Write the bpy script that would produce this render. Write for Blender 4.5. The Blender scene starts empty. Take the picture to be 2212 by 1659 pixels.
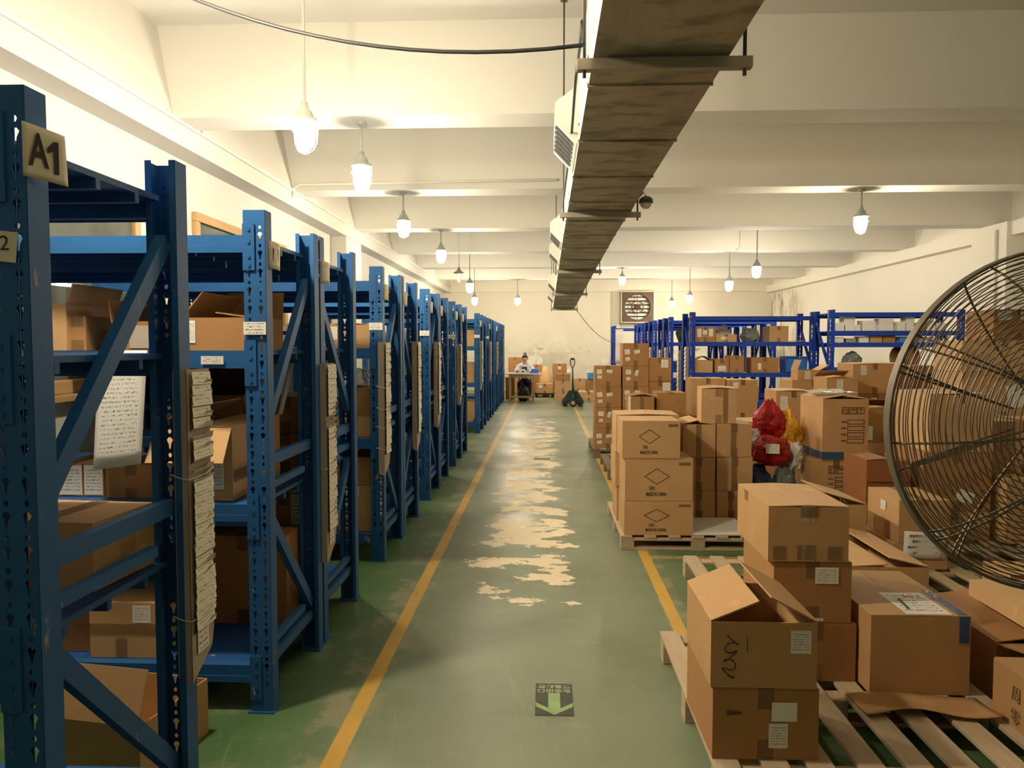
# Warehouse aisle: blue storage racks on the left, pallets of cartons on the right.
import bpy, math, random
from math import sin, cos, pi, radians as R
from mathutils import Vector, Matrix, noise as mnoise

sc = bpy.context.scene
col = sc.collection
random.seed(7)

# ---------------------------------------------------------------- camera
F_PX, W_PX, H_PX = 1650.0, 2212.0, 1659.0
PITCH = R(2.932)          # looking slightly down
YAW = R(2.495)            # turned slightly to the left of the aisle (+Y)
cd = bpy.data.cameras.new('camera')
cd.sensor_fit = 'HORIZONTAL'; cd.sensor_width = 36.0; cd.lens = 36.0 * F_PX / W_PX
cd.clip_start = 0.05; cd.clip_end = 200
cam = bpy.data.objects.new('camera', cd); col.objects.link(cam)
cam.location = (0, 0, 1.55)
cam.rotation_euler = (pi/2 - PITCH, 0, YAW)
sc.camera = cam

# ---------------------------------------------------------------- world, exposure
wd = bpy.data.worlds.new('world'); sc.world = wd; wd.use_nodes = True
wd.node_tree.nodes['Background'].inputs[0].default_value = (0.02, 0.02, 0.022, 1)
wd.node_tree.nodes['Background'].inputs[1].default_value = 1.0
sc.view_settings.view_transform = 'Standard'
sc.view_settings.look = 'None'
sc.view_settings.gamma = 1.0
sc.view_settings.use_curve_mapping = False
sc.view_settings.exposure = 1.2
LAMP_COLOR = (1.0, 0.855, 0.63)
LAMP_POWER = 225.0
sc.cycles.max_bounces = 8
sc.cycles.diffuse_bounces = 5
sc.cycles.glossy_bounces = 3
sc.cycles.transparent_max_bounces = 12
sc.cycles.sample_clamp_indirect = 6.0
sc.cycles.use_light_tree = True
sc.cycles.use_denoising = True

# ---------------------------------------------------------------- node helpers
class NT:
    def __init__(s, name):
        s.m = bpy.data.materials.new(name); s.m.use_nodes = True
        s.t = s.m.node_tree; s.b = s.t.nodes['Principled BSDF']
    def n(s, typ, **kw):
        x = s.t.nodes.new(typ)
        for k, v in kw.items(): setattr(x, k, v)
        return x
    def put(s, sock, v):
        if isinstance(v, bpy.types.NodeSocket): s.t.links.new(v, sock)
        elif isinstance(v, (tuple, list)) and len(v) == 3 and sock.type == 'RGBA': sock.default_value = (*v, 1)
        else: sock.default_value = v
    def coord(s, which='Object'):
        return s.n('ShaderNodeTexCoord').outputs[which]
    def sep(s, v):
        x = s.n('ShaderNodeSeparateXYZ'); s.put(x.inputs[0], v); return x.outputs
    def comb(s, a, b, c):
        x = s.n('ShaderNodeCombineXYZ')
        for i, v in enumerate((a, b, c)): s.put(x.inputs[i], v)
        return x.outputs[0]
    def scale(s, v, sx, sy, sz):
        x = s.n('ShaderNodeMapping'); s.put(x.inputs['Vector'], v); x.inputs['Scale'].default_value = (sx, sy, sz); return x.outputs[0]
    def noise(s, v, sc_, det=3.0, rough=0.55):
        x = s.n('ShaderNodeTexNoise'); s.put(x.inputs['Vector'], v)
        x.inputs['Scale'].default_value = sc_; x.inputs['Detail'].default_value = det; x.inputs['Roughness'].default_value = rough
        return x.outputs[0]
    def math(s, op, a, b=0.0, c=None, clamp=False):
        x = s.n('ShaderNodeMath', operation=op, use_clamp=clamp); s.put(x.inputs[0], a); s.put(x.inputs[1], b)
        if c is not None: s.put(x.inputs[2], c)
        return x.outputs[0]
    def step(s, v, a, b, c=0.0, d=1.0):
        x = s.n('ShaderNodeMapRange', interpolation_type='SMOOTHSTEP'); s.put(x.inputs[0], v)
        for i, q in zip((1, 2, 3, 4), (a, b, c, d)): x.inputs[i].default_value = q
        return x.outputs[0]
    def mix(s, f, a, b):
        x = s.n('ShaderNodeMix', data_type='RGBA'); s.put(x.inputs[0], f); s.put(x.inputs[6], a); s.put(x.inputs[7], b); return x.outputs[2]
    def bump(s, h, strength=0.3, dist=0.01):
        x = s.n('ShaderNodeBump'); s.put(x.inputs['Height'], h); x.inputs['Strength'].default_value = strength; x.inputs['Distance'].default_value = dist
        s.t.links.new(x.outputs[0], s.b.inputs['Normal'])
    def set(s, **kw):
        for k, v in kw.items(): s.put(s.b.inputs[{'color': 'Base Color', 'rough': 'Roughness', 'metal': 'Metallic', 'spec': 'Specular IOR Level', 'alpha': 'Alpha', 'trans': 'Transmission Weight'}.get(k, k)], v)
        return s.m

def flat(name, c, rough=0.6, metal=0.0, var=0.12, scale=14.0):
    t = NT(name); o = t.coord()
    n = t.noise(o, scale, 3)
    c2 = tuple(x * (1 - var) for x in c); c1 = tuple(min(1, x * (1 + var)) for x in c)
    return t.set(color=t.mix(n, c2, c1), rough=rough, metal=metal)

M = {}
def mat_plaster(name, base, dirt, amount=0.5, stain=None):
    t = NT(name); o = t.coord(); p = t.sep(o)
    big = t.noise(o, 0.55, 4, 0.6); fine = t.noise(o, 9, 4, 0.6)
    c = t.mix(t.step(big, 0.45, 0.8, 0, amount), base, dirt)
    c = t.mix(t.step(fine, 0.55, 0.8, 0, 0.25), c, dirt)
    if stain: c = stain(t, o, p, c)
    t.bump(t.noise(o, 22, 4), 0.12, 0.004)
    return t.set(color=c, rough=0.85)
M['wall'] = mat_plaster('painted_plaster', (0.60, 0.58, 0.52), (0.66, 0.60, 0.48), 0.25)
M['ceiling'] = mat_plaster('ceiling_plaster', (0.71, 0.69, 0.615), (0.66, 0.62, 0.53), 0.25)
def back_stain(t, o, p, c):
    low = t.step(p[2], 2.4, 0.6)
    patch = t.math('MULTIPLY', low, t.step(t.noise(o, 0.9, 6, 0.7), 0.46, 0.66))
    c = t.mix(t.math('MULTIPLY', patch, 0.75), c, (0.40, 0.37, 0.31))
    pale = t.math('MULTIPLY', low, t.step(t.noise(t.scale(o, 1.6, 1, 1.1), 1.3, 4), 0.57, 0.62))
    c = t.mix(t.math('MULTIPLY', pale, 0.7), c, (0.85, 0.82, 0.75))
    scuff = t.math('MULTIPLY', t.step(t.math('ABSOLUTE', t.math('SUBTRACT', p[2], 1.35)), 0.14, 0.03), t.step(t.noise(o, 2.6, 3), 0.60, 0.68))
    return t.mix(t.math('MULTIPLY', scuff, 0.8), c, (0.22, 0.19, 0.15))
M['wall_back'] = mat_plaster('stained_plaster', (0.69, 0.65, 0.56), (0.60, 0.54, 0.42), 0.5, back_stain)
def right_stain(t, o, p, c):
    near = t.math('MULTIPLY', t.step(p[1], 22.2, 24.6), t.step(p[2], 3.45, 3.1))
    drip = t.math('MULTIPLY', t.noise(t.comb(0.0, t.math('MULTIPLY', p[1], 2.2), t.math('MULTIPLY', p[2], 0.45)), 1.6, 6, 0.75), t.step(t.noise(o, 1.1, 5, 0.65), 0.30, 0.62, 0.75, 1.25))
    return t.mix(t.math('MULTIPLY', near, t.step(drip, 0.42, 0.72, 0.0, 0.8)), c, (0.20, 0.16, 0.11))
M['wall_right'] = mat_plaster('damp_stained_plaster', (0.74, 0.71, 0.625), (0.66, 0.60, 0.48), 0.25, right_stain)

def mat_floor():
    t = NT('worn_green_floor_paint'); o = t.coord(); p = t.sep(o); x, y = p[0], p[1]
    big = t.noise(o, 0.75, 4, 0.6); mid = t.noise(t.scale(o, 1.0, 1.6, 1), 3.2, 5, 0.65); fine = t.noise(t.scale(o, 6, 30, 1), 3, 3)
    green = (0.060, 0.150, 0.045); grey = (0.250, 0.275, 0.195); deep = (0.130, 0.165, 0.090)
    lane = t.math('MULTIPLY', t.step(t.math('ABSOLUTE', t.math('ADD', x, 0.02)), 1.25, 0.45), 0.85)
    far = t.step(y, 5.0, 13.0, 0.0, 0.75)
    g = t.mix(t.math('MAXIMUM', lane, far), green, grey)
    g = t.mix(t.step(big, 0.42, 0.68, 0, 0.55), g, deep)
    g = t.mix(t.step(mid, 0.50, 0.75, 0, 0.55), g, (0.29, 0.30, 0.19))
    g = t.mix(t.step(fine, 0.62, 0.8, 0, 0.25), g, (0.34, 0.34, 0.24))
    # bare concrete where the paint has peeled along the middle of the aisle
    w = t.noise(t.scale(o, 1.0, 1.5, 1), 2.3, 7, 0.66)
    env_x = t.step(t.math('ABSOLUTE', t.math('ADD', x, 0.14)), 0.56, 0.20)
    env_y = t.math('MULTIPLY', t.step(y, 3.9, 5.2), t.step(y, 21.0, 13.0))
    env = t.math('MULTIPLY', env_x, env_y)
    w2 = t.math('ADD', w, t.math('MULTIPLY', env, 0.245))
    bare = t.math('MULTIPLY', t.step(w2, 0.722, 0.742), t.step(env, 0.0, 0.06))
    # taped aisle lines and their scuffed borders
    def line(cx, hw, y0, y1):
        d = t.math('ABSOLUTE', t.math('SUBTRACT', x, cx))
        return t.math('MULTIPLY', t.step(d, hw + 0.004, hw - 0.004), t.math('MULTIPLY', t.step(y, y0, y0 + 0.01), t.step(y, y1, y1 - 0.01)))
    l1 = line(-0.790, 0.036, -6, 20.6); l2 = line(0.735, 0.036, -6, 20.6)
    dl = t.math('ABSOLUTE', t.math('SUBTRACT', y, 5.55))
    l3 = t.math('MULTIPLY', t.step(dl, 0.036, 0.028), t.math('MULTIPLY', t.step(x, 0.76, 0.77), t.step(x, 1.75, 1.7)))
    bord = t.math('MULTIPLY', t.math('MAXIMUM', t.step(t.math('ABSOLUTE', t.math('ADD', x, 0.83)), 0.15, 0.10), t.step(t.math('ABSOLUTE', t.math('SUBTRACT', x, 0.76)), 0.08, 0.06)), t.step(t.noise(o, 4.2, 5, 0.7), 0.47, 0.58))
    g = t.mix(t.math('MULTIPLY', bord, 0.55), g, (0.36, 0.31, 0.20))
    g = t.mix(bare, g, t.mix(t.noise(o, 7, 4), (0.72, 0.60, 0.41), (0.90, 0.78, 0.56)))
    lw = t.math('MULTIPLY', t.math('MAXIMUM', t.math('MAXIMUM', l1, l2), t.math('MULTIPLY', l3, 0.6)), t.step(t.noise(o, 2.3, 6, 0.75), 0.30, 0.46, 0.45, 1.0))
    g = t.mix(lw, g, t.mix(t.noise(o, 3, 3), (0.52, 0.30, 0.055), (0.70, 0.44, 0.10)))
    # scratches
    sn = t.noise(t.comb(t.math('ADD', t.math('MULTIPLY', x, 5.0), t.math('MULTIPLY', y, 1.1)), t.math('MULTIPLY', y, 0.22), 0.0), 2.0, 2)
    scr = t.step(t.math('ABSOLUTE', t.math('SUBTRACT', sn, 0.5)), 0.006, 0.001)
    g = t.mix(t.math('MULTIPLY', scr, 0.13), g, (0.50, 0.45, 0.33))
    r = t.step(t.noise(o, 1.3, 4), 0.3, 0.7, 0.30, 0.48)
    r = t.math('ADD', r, t.math('MULTIPLY', bare, 0.15))
    t.bump(t.noise(o, 5, 4), 0.06, 0.01)
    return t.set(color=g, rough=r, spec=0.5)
M['floor'] = mat_floor()

def mat_blue(name, c, rough=0.48):
    t = NT(name); o = t.coord('Object'); ob = t.n('ShaderNodeObjectInfo').outputs['Random']
    v = t.n('ShaderNodeVectorMath', operation='ADD'); t.put(v.inputs[0], o); t.put(v.inputs[1], t.comb(t.math('MULTIPLY', ob, 9.0), ob, ob))
    n = t.noise(v.outputs[0], 6, 4); c2 = tuple(q * 0.72 for q in c)
    k = t.mix(n, c2, c)
    chip = t.step(t.noise(t.scale(v.outputs[0], 1, 1, 0.35), 13, 5, 0.7), 0.665, 0.70)
    k = t.mix(chip, k, (0.34, 0.26, 0.21))
    t.bump(t.noise(o, 60, 2), 0.05, 0.002)
    return t.set(color=k, rough=rough, spec=0.14)
M['blue'] = mat_blue('blue_rack_enamel', (0.028, 0.125, 0.335))
M['blue_deck'] = mat_blue('blue_shelf_enamel', (0.025, 0.100, 0.30), 0.42)
M['blue_right'] = mat_blue('deep_blue_rack_enamel', (0.020, 0.065, 0.43))
def mat_cardboard(name, c):
    t = NT(name); o = t.coord(); ob = t.n('ShaderNodeObjectInfo').outputs['Random']
    v = t.n('ShaderNodeVectorMath', operation='ADD'); t.put(v.inputs[0], o); t.put(v.inputs[1], t.comb(t.math('MULTIPLY', ob, 20.0), ob, ob)); v = v.outputs[0]
    p = t.sep(o)
    n = t.noise(v, 5, 5, 0.6); sp = t.noise(v, 120, 2)
    k = t.mix(n, tuple(q * 0.84 for q in c), tuple(q * 1.12 for q in c))
    k = t.mix(t.step(sp, 0.55, 0.75, 0, 0.25), k, tuple(q * 0.6 for q in c))
    k = t.mix(t.step(t.noise(t.scale(v, 1, 1, 0.4), 9, 3), 0.62, 0.72, 0, 0.22), k, tuple(min(1, q * 1.5) for q in c))
    w = t.n('ShaderNodeTexWave', wave_type='BANDS', bands_direction='DIAGONAL'); t.put(w.inputs[0], t.scale(o, 1, 1, 0.0)); w.inputs['Scale'].default_value = 55
    t.bump(t.math('ADD', t.math('MULTIPLY', w.outputs['Fac'], 0.05), n), 0.12, 0.004)
    return t.set(color=k, rough=0.72, spec=0.3)
CB = [(0.50, 0.290, 0.125), (0.54, 0.325, 0.150), (0.40, 0.205, 0.078), (0.57, 0.350, 0.165), (0.34, 0.170, 0.064), (0.30, 0.115, 0.040), (0.63, 0.41, 0.21)]
for i, c in enumerate(CB): M['cb%d' % i] = mat_cardboard('corrugated_cardboard_%s' % 'abcdefg'[i], c)
M['holder_card'] = flat('grey_brown_cardboard', (0.40, 0.335, 0.265), 0.85)
def mat_tape(name, c, a, rough=0.18):
    t = NT(name); n = t.noise(t.coord(), 26, 3)
    t.bump(n, 0.6, 0.008)
    return t.set(color=c, rough=rough, alpha=a)
M['tape'] = mat_tape('brown_packing_tape', (0.33, 0.19, 0.085), 0.40, 0.25)
M['clear_tape'] = mat_tape('clear_packing_tape', (0.70, 0.58, 0.42), 0.55, 0.06)
M['blue_tape'] = mat_tape('blue_packing_tape', (0.035, 0.085, 0.20), 1.0, 0.3)
M['clear_film'] = mat_tape('clear_plastic_film', (0.75, 0.72, 0.66), 0.55, 0.12)
M['paper'] = flat('white_paper', (0.80, 0.78, 0.72), 0.8, 0, 0.04)
M['cream_sheet'] = flat('yellowed_plastic_sheet', (0.66, 0.60, 0.44), 0.5, 0, 0.10)
M['ink'] = flat('black_ink', (0.02, 0.018, 0.016), 0.7)
M['brown_ink'] = flat('brown_print_ink', (0.14, 0.075, 0.035), 0.8)
def mat_print(name, rows, cols, base=(0.80, 0.77, 0.70), ink=(0.10, 0.09, 0.08), fill=0.52, margin=0.08):
    t = NT(name); u = t.sep(t.coord('UV'))
    yy = t.math('MULTIPLY', u[1], float(rows))
    inrow = t.math('MULTIPLY', t.step(t.math('FRACT', yy), 0.25, 0.33), t.step(t.math('FRACT', yy), 0.78, 0.70))
    word = t.noise(t.comb(t.math('MULTIPLY', u[0], float(cols)), t.math('MULTIPLY', t.math('FLOOR', yy), 7.3), t.math('MULTIPLY', u[1], rows * 2.5)), 1.0, 2, 0.8)
    m = t.math('MULTIPLY', inrow, t.step(word, fill - 0.03, fill + 0.03))
    for k in (0, 1):
        e = t.math('SUBTRACT', 0.5, t.math('ABSOLUTE', t.math('SUBTRACT', u[k], 0.5)))
        m = t.math('MULTIPLY', m, t.step(e, margin, margin + 0.02))
    return t.set(color=t.mix(m, base, ink), rough=0.8)
M['label'] = mat_print('printed_shipping_label', 9, 22)
M['list'] = mat_print('printed_stock_list', 26, 30, (0.84, 0.83, 0.78), (0.16, 0.15, 0.14), 0.55, 0.10)
M['small_label'] = mat_print('printed_small_label', 4, 14)
M['card'] = mat_print('printed_job_card', 3, 10, (0.88, 0.84, 0.73), (0.35, 0.33, 0.28), 0.56, 0.12)
def mat_wood(name, c):
    t = NT(name); o = t.coord(); ob = t.n('ShaderNodeObjectInfo').outputs['Random']
    v = t.n('ShaderNodeVectorMath', operation='ADD'); t.put(v.inputs[0], o); t.put(v.inputs[1], t.comb(t.math('MULTIPLY', ob, 30.0), ob, ob))
    n = t.noise(t.scale(v.outputs[0], 14, 1.2, 14), 3, 5, 0.65); d = t.noise(v.outputs[0], 3.5, 4)
    k = t.mix(n, tuple(q * 0.6 for q in c), c); k = t.mix(t.step(d, 0.5, 0.75, 0, 0.5), k, tuple(q * 0.55 for q in c))
    t.bump(n, 0.25, 0.004)
    return t.set(color=k, rough=0.82)
M['wood'] = mat_wood('rough_pallet_wood', (0.60, 0.46, 0.30))
M['wood_dark'] = mat_wood('weathered_pallet_wood', (0.25, 0.18, 0.11))
M['window_wood'] = mat_wood('varnished_window_wood', (0.58, 0.36, 0.16))
def mat_duct():
    t = NT('dull_galvanised_steel'); o = t.coord()
    n = t.noise(t.scale(o, 4, 1.0, 4), 1.8, 5, 0.65); b = t.noise(t.scale(o, 1.4, 3.0, 1), 2.2, 4); g = t.noise(t.scale(o, 2, 10, 2), 1.2, 4)
    k = t.mix(n, (0.24, 0.22, 0.16), (0.66, 0.59, 0.46)); k = t.mix(t.step(b, 0.45, 0.62, 0, 0.7), k, (0.17, 0.155, 0.10)); k = t.mix(t.step(g, 0.62, 0.7, 0, 0.5), k, (0.46, 0.42, 0.33))
    t.bump(t.noise(t.scale(o, 1, 4, 1), 2.5, 3), 0.25, 0.02)
    return t.set(color=k, rough=0.5, metal=0.45)
M['duct'] = mat_duct()
M['duct_side'] = flat('white_painted_duct', (0.78, 0.75, 0.66), 0.5, 0, 0.06, 4)
M['steel'] = flat('hanger_steel', (0.42, 0.37, 0.28), 0.5, 0.5)
M['rod'] = flat('dark_rod_steel', (0.12, 0.11, 0.09), 0.5, 0.3)
M['wire'] = flat('fan_guard_wire', (0.20, 0.15, 0.105), 0.45, 0.55)
M['fan_grey'] = flat('grey_fan_enamel', (0.19, 0.16, 0.12), 0.5, 0.2)
M['lamp_green'] = flat('grey_green_lamp_enamel', (0.30, 0.33, 0.27), 0.5)
M['lamp_white'] = flat('white_lamp_enamel', (0.80, 0.77, 0.66), 0.5)
M['black'] = flat('black_rubber', (0.018, 0.018, 0.018), 0.6)
M['black_gloss'] = flat('black_enamel', (0.03, 0.035, 0.032), 0.35)
M['dark_green'] = flat('dark_green_enamel', (0.03, 0.085, 0.055), 0.35)
M['grille'] = flat('dark_grille', (0.03, 0.028, 0.025), 0.7)
M['white_plastic'] = flat('white_plastic', (0.80, 0.78, 0.72), 0.4, 0, 0.03)
M['grey_plastic'] = flat('grey_plastic', (0.32, 0.31, 0.29), 0.45)
M['bright_blue'] = flat('bright_blue_plastic', (0.03, 0.14, 0.55), 0.35)
M['sky_blue'] = flat('sky_blue_plastic', (0.05, 0.27, 0.62), 0.35)
M['red'] = flat('red_plastic_film', (0.50, 0.012, 0.012), 0.22, 0, 0.3)
M['yellow'] = flat('yellow_plastic_film', (0.85, 0.42, 0.03), 0.25, 0, 0.2)
M['navy'] = flat('dark_blue_plastic_film', (0.015, 0.05, 0.16), 0.2, 0, 0.3)
M['grey_film'] = flat('grey_plastic_film', (0.22, 0.24, 0.24), 0.2, 0, 0.4)
M['white_film'] = flat('white_plastic_film', (0.78, 0.75, 0.70), 0.3, 0, 0.1)
M['black_film'] = flat('black_plastic_film', (0.02, 0.02, 0.02), 0.25, 0, 0.3)
def mat_film(name, c, rough=0.2):
    t = NT(name); o = t.coord(); n = t.noise(o, 9, 4, 0.6); w = t.math('ABSOLUTE', t.math('SUBTRACT', t.noise(o, 14, 3, 0.6), 0.5))
    t.bump(t.math('ADD', t.math('MULTIPLY', w, 2.0), n), 0.9, 0.02)
    return t.set(color=t.mix(n, tuple(q*.6 for q in c), tuple(min(1, q*1.3) for q in c)), rough=rough)
M['red'] = mat_film('crinkled_red_film', (0.46, 0.012, 0.014)); M['yellow'] = mat_film('crinkled_yellow_film', (0.85, 0.42, 0.03)); M['navy'] = mat_film('crinkled_blue_film', (0.012, 0.055, 0.18), .16)
M['grey_film'] = mat_film('crinkled_grey_film', (0.20, 0.215, 0.21), .14); M['white_film'] = mat_film('crinkled_white_film', (0.70, 0.67, 0.62), .25); M['black_film'] = mat_film('crinkled_black_film', (0.02, 0.02, 0.02), .2)
M['olive'] = flat('olive_cloth', (0.06, 0.09, 0.035), 0.9)
M['twine'] = flat('pale_twine', (0.62, 0.55, 0.42), 0.9)
M['white_board'] = flat('white_foam_board', (0.78, 0.78, 0.74), 0.6, 0, 0.05)
M['rusty'] = flat('rusty_brown_enamel', (0.085, 0.045, 0.030), 0.6, 0, 0.35, 6)
M['louvre'] = flat('cream_louvre_enamel', (0.85, 0.82, 0.74), 0.4, 0, 0.04)
M['exit_black'] = flat('worn_dark_sign', (0.045, 0.047, 0.035), 0.6, 0, 0.4)
M['exit_green'] = flat('pale_green_sign', (0.27, 0.40, 0.17), 0.6, 0, 0.3)
M['exit_text'] = flat('pale_sign_letters', (0.42, 0.46, 0.30), 0.6, 0, 0.3)
M['skin'] = flat('skin', (0.55, 0.32, 0.22), 0.55, 0, 0.05)
M['hair'] = flat('black_hair', (0.012, 0.010, 0.009), 0.4)
M['shirt'] = flat('white_shirt_cloth', (0.62, 0.65, 0.75), 0.85, 0, 0.06)
M['trousers'] = flat('dark_trouser_cloth', (0.02, 0.02, 0.025), 0.9)
M['glass_dark'] = flat('dim_window_glass', (0.09, 0.10, 0.085), 0.06, 0, 0.5, 3)
def mat_glow(name, power):
    t = NT(name); b = t.b
    t.put(b.inputs['Emission Color'], LAMP_COLOR); b.inputs['Emission Strength'].default_value = power
    return t.set(color=(0.9, 0.85, 0.7), rough=0.4)
M['globe'] = mat_glow('lit_frosted_globe', LAMP_POWER)
M['globe_strong'] = mat_glow('lit_frosted_globe_high_wattage', LAMP_POWER * 1.9)
t_ = NT('clear_lamp_glass'); M['globe_off'] = t_.set(color=(0.75, 0.78, 0.75), rough=0.05, alpha=0.45)

# ---------------------------------------------------------------- mesh builder
class MB:
    def __init__(s): s.v = []; s.f = []; s.m = []; s.uv = []; s.sm = []
    def face(s, pts, m=0, uv=None, smooth=False):
        i = len(s.v); s.v += [tuple(p) for p in pts]; s.f.append(tuple(range(i, i + len(pts)))); s.m.append(m); s.uv.append(uv); s.sm.append(smooth)
    def box(s, x0, x1, y0, y1, z0, z1, m=0, T=None):
        p = [(x0, y0, z0), (x1, y0, z0), (x1, y1, z0), (x0, y1, z0), (x0, y0, z1), (x1, y0, z1), (x1, y1, z1), (x0, y1, z1)]
        if T is not None: p = [tuple(T @ Vector(q)) for q in p]
        i = len(s.v); s.v += p
        for q in ((3, 2, 1, 0), (4, 5, 6, 7), (0, 1, 5, 4), (1, 2, 6, 5), (2, 3, 7, 6), (3, 0, 4, 7)):
            s.f.append(tuple(i + k for k in q)); s.m.append(m); s.uv.append(None); s.sm.append(False)
        return s
    def rect(s, T, w, h, m=0):      # a sheet of paper in T's local xy plane, with uv
        s.face([T @ Vector((a * w, b * h, 0)) for a, b in ((-.5, -.5), (.5, -.5), (.5, .5), (-.5, .5))], m, [(0, 0), (1, 0), (1, 1), (0, 1)]); return s
    def bar(s, a, b, w, h, m=0):    # square bar from a to b, w sideways, h up
        a = Vector(a); b = Vector(b); d = b - a; L = d.length; d.normalize()
        up = Vector((0, 0, 1)) if abs(d.z) < 0.95 else Vector((1, 0, 0))
        x = d.cross(up).normalized(); z = x.cross(d)
        T = Matrix(((x.x, d.x, z.x, a.x), (x.y, d.y, z.y, a.y), (x.z, d.z, z.z, a.z), (0, 0, 0, 1)))
        return s.box(-w/2, w/2, 0, L, -h/2, h/2, m, T)
    def ring_faces(s, rings, m=0, closed=False, smooth=True, caps=True):
        i = len(s.v); n = len(rings[0])
        for r in rings: s.v += [tuple(p) for p in r]
        K = len(rings)
        for a in range(K if closed else K - 1):
            b = (a + 1) % K
            for k in range(n):
                l = (k + 1) % n
                s.f.append((i + a*n + k, i + a*n + l, i + b*n + l, i + b*n + k)); s.m.append(m); s.uv.append(None); s.sm.append(smooth)
        if caps and not closed:
            s.f.append(tuple(i + k for k in reversed(range(n)))); s.m.append(m); s.uv.append(None); s.sm.append(False)
            s.f.append(tuple(i + (K-1)*n + k for k in range(n))); s.m.append(m); s.uv.append(None); s.sm.append(False)
        return s
    def tube(s, path, r, n=8, m=0, closed=False):
        P = [Vector(p) for p in path]; K = len(P); rings = []
        prev = None
        for i in range(K):
            a = P[(i - 1) % K] if (closed or i) else P[0]; b = P[(i + 1) % K] if (closed or i < K - 1) else P[-1]
            d = (b - a).normalized()
            if prev is None:
                u = d.orthogonal().normalized()
            else:
                u = prev - d * prev.dot(d); u = u.normalized() if u.length > 1e-6 else d.orthogonal().normalized()
            prev = u; w = d.cross(u); rr = r[i] if isinstance(r, (list, tuple)) else r
            rings.append([P[i] + (u * cos(2*pi*k/n) + w * sin(2*pi*k/n)) * rr for k in range(n)])
        return s.ring_faces(rings, m, closed)
    def lathe(s, prof, n=20, m=0, c=(0, 0, 0), T=None, caps=True):
        rings = []
        for r, z in prof:
            ring = [Vector((c[0] + r*cos(2*pi*k/n), c[1] + r*sin(2*pi*k/n), c[2] + z)) for k in range(n)]
            rings.append([T @ p for p in ring] if T is not None else ring)
        return s.ring_faces(rings, m, False, True, caps)
    def prism(s, poly, y0, y1, m=0, T=None):   # polygon in xz extruded along y
        a = [Vector((x, y0, z)) for x, z in poly]; b = [Vector((x, y1, z)) for x, z in poly]
        if T is not None: a = [T @ p for p in a]; b = [T @ p for p in b]
        return s.ring_faces([a, b], m, False, False)
    def grid(s, P, nu, nv, m=0):
        i = len(s.v)
        for b in range(nv + 1):
            for a in range(nu + 1): s.v.append(tuple(P(a/nu, b/nv)))
        for b in range(nv):
            for a in range(nu):
                k = i + b*(nu + 1) + a; s.f.append((k, k + 1, k + nu + 2, k + nu + 1)); s.m.append(m); s.sm.append(True)
                s.uv.append([(a/nu, b/nv), ((a + 1)/nu, b/nv), ((a + 1)/nu, (b + 1)/nv), (a/nu, (b + 1)/nv)])
        return s
    def build(s, name, mats, parent=None, loc=None, solid=0.0, bevel=0.0):
        me = bpy.data.meshes.new(name); me.from_pydata(s.v, [], s.f)
        mats = mats if isinstance(mats, (list, tuple)) else [mats]
        for k in mats: me.materials.append(M[k] if isinstance(k, str) else k)
        for p, mi, sm in zip(me.polygons, s.m, s.sm): p.material_index = mi; p.use_smooth = sm
        if any(s.uv):
            l = me.uv_layers.new(name='uv')
            for p, u in zip(me.polygons, s.uv):
                if u:
                    for li, q in zip(p.loop_indices, u): l.data[li].uv = q
        me.validate(); me.update()
        return place(name, me, parent, loc, solid, bevel)
def place(name, me, parent=None, loc=None, solid=0.0, bevel=0.0):
    o = bpy.data.objects.new(name, me); col.objects.link(o)
    if parent: o.parent = parent
    if loc: o.location = loc
    if solid: md = o.modifiers.new('solid', 'SOLIDIFY'); md.thickness = solid; md.offset = 0
    if bevel: md = o.modifiers.new('bevel', 'BEVEL'); md.width = bevel; md.segments = 2; md.limit_method = 'ANGLE'
    return o
def thing(name, label, cat, loc=(0, 0, 0), rz=0.0, group=None):
    o = bpy.data.objects.new(name, None); col.objects.link(o); o.empty_display_size = 0.1
    o.location = loc; o.rotation_euler = (0, 0, rz); o['label'] = label; o['category'] = cat
    if group: o['group'] = group
    return o
def tag(o, label, cat, group=None):
    o['label'] = label; o['category'] = cat
    if group: o['group'] = group
    return o
def struct(o): o['kind'] = 'structure'; return o
KIDS = {}
def dup(root, loc, rz=0.0, label=None, group=None):
    r = root.copy(); col.objects.link(r); r.location = loc; r.rotation_euler = (0, 0, rz)
    if label: r['label'] = label
    if group: r['group'] = group
    for ch in root.children:
        c = ch.copy(); col.objects.link(c); c.parent = r
        for g in ch.children:
            d = g.copy(); col.objects.link(d); d.parent = c
    return r
def TR(loc, rx=0, ry=0, rz=0):
    return Matrix.Translation(loc) @ Matrix.Rotation(rz, 4, 'Z') @ Matrix.Rotation(ry, 4, 'Y') @ Matrix.Rotation(rx, 4, 'X')
_txt = {}
def text_mesh(s, size=1.0, spacing=1.0, bold=0.0):
    key = (s, size, bold)
    if key in _txt: return _txt[key]
    c = bpy.data.curves.new('writing', 'FONT'); c.body = s; c.size = size; c.align_x = 'CENTER'; c.align_y = 'CENTER'; c.offset = bold
    o = bpy.data.objects.new('writing', c); col.objects.link(o)
    bpy.context.view_layer.update()
    me = bpy.data.meshes.new_from_object(o.evaluated_get(bpy.context.evaluated_depsgraph_get()))
    bpy.data.objects.remove(o); _txt[key] = me
    return me
def writing(s, size, T, mat, parent, name='writing', bold=0.0, width=0.0):
    me = text_mesh(s, size, 1.0, bold).copy(); me.materials.clear(); me.materials.append(M[mat])
    if width:      # condensed lettering set to a given width
        w = max(v.co.x for v in me.vertices) - min(v.co.x for v in me.vertices)
        for v in me.vertices: v.co.x *= width/w
    o = place(name, me, parent); o.matrix_local = T; return o

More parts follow.
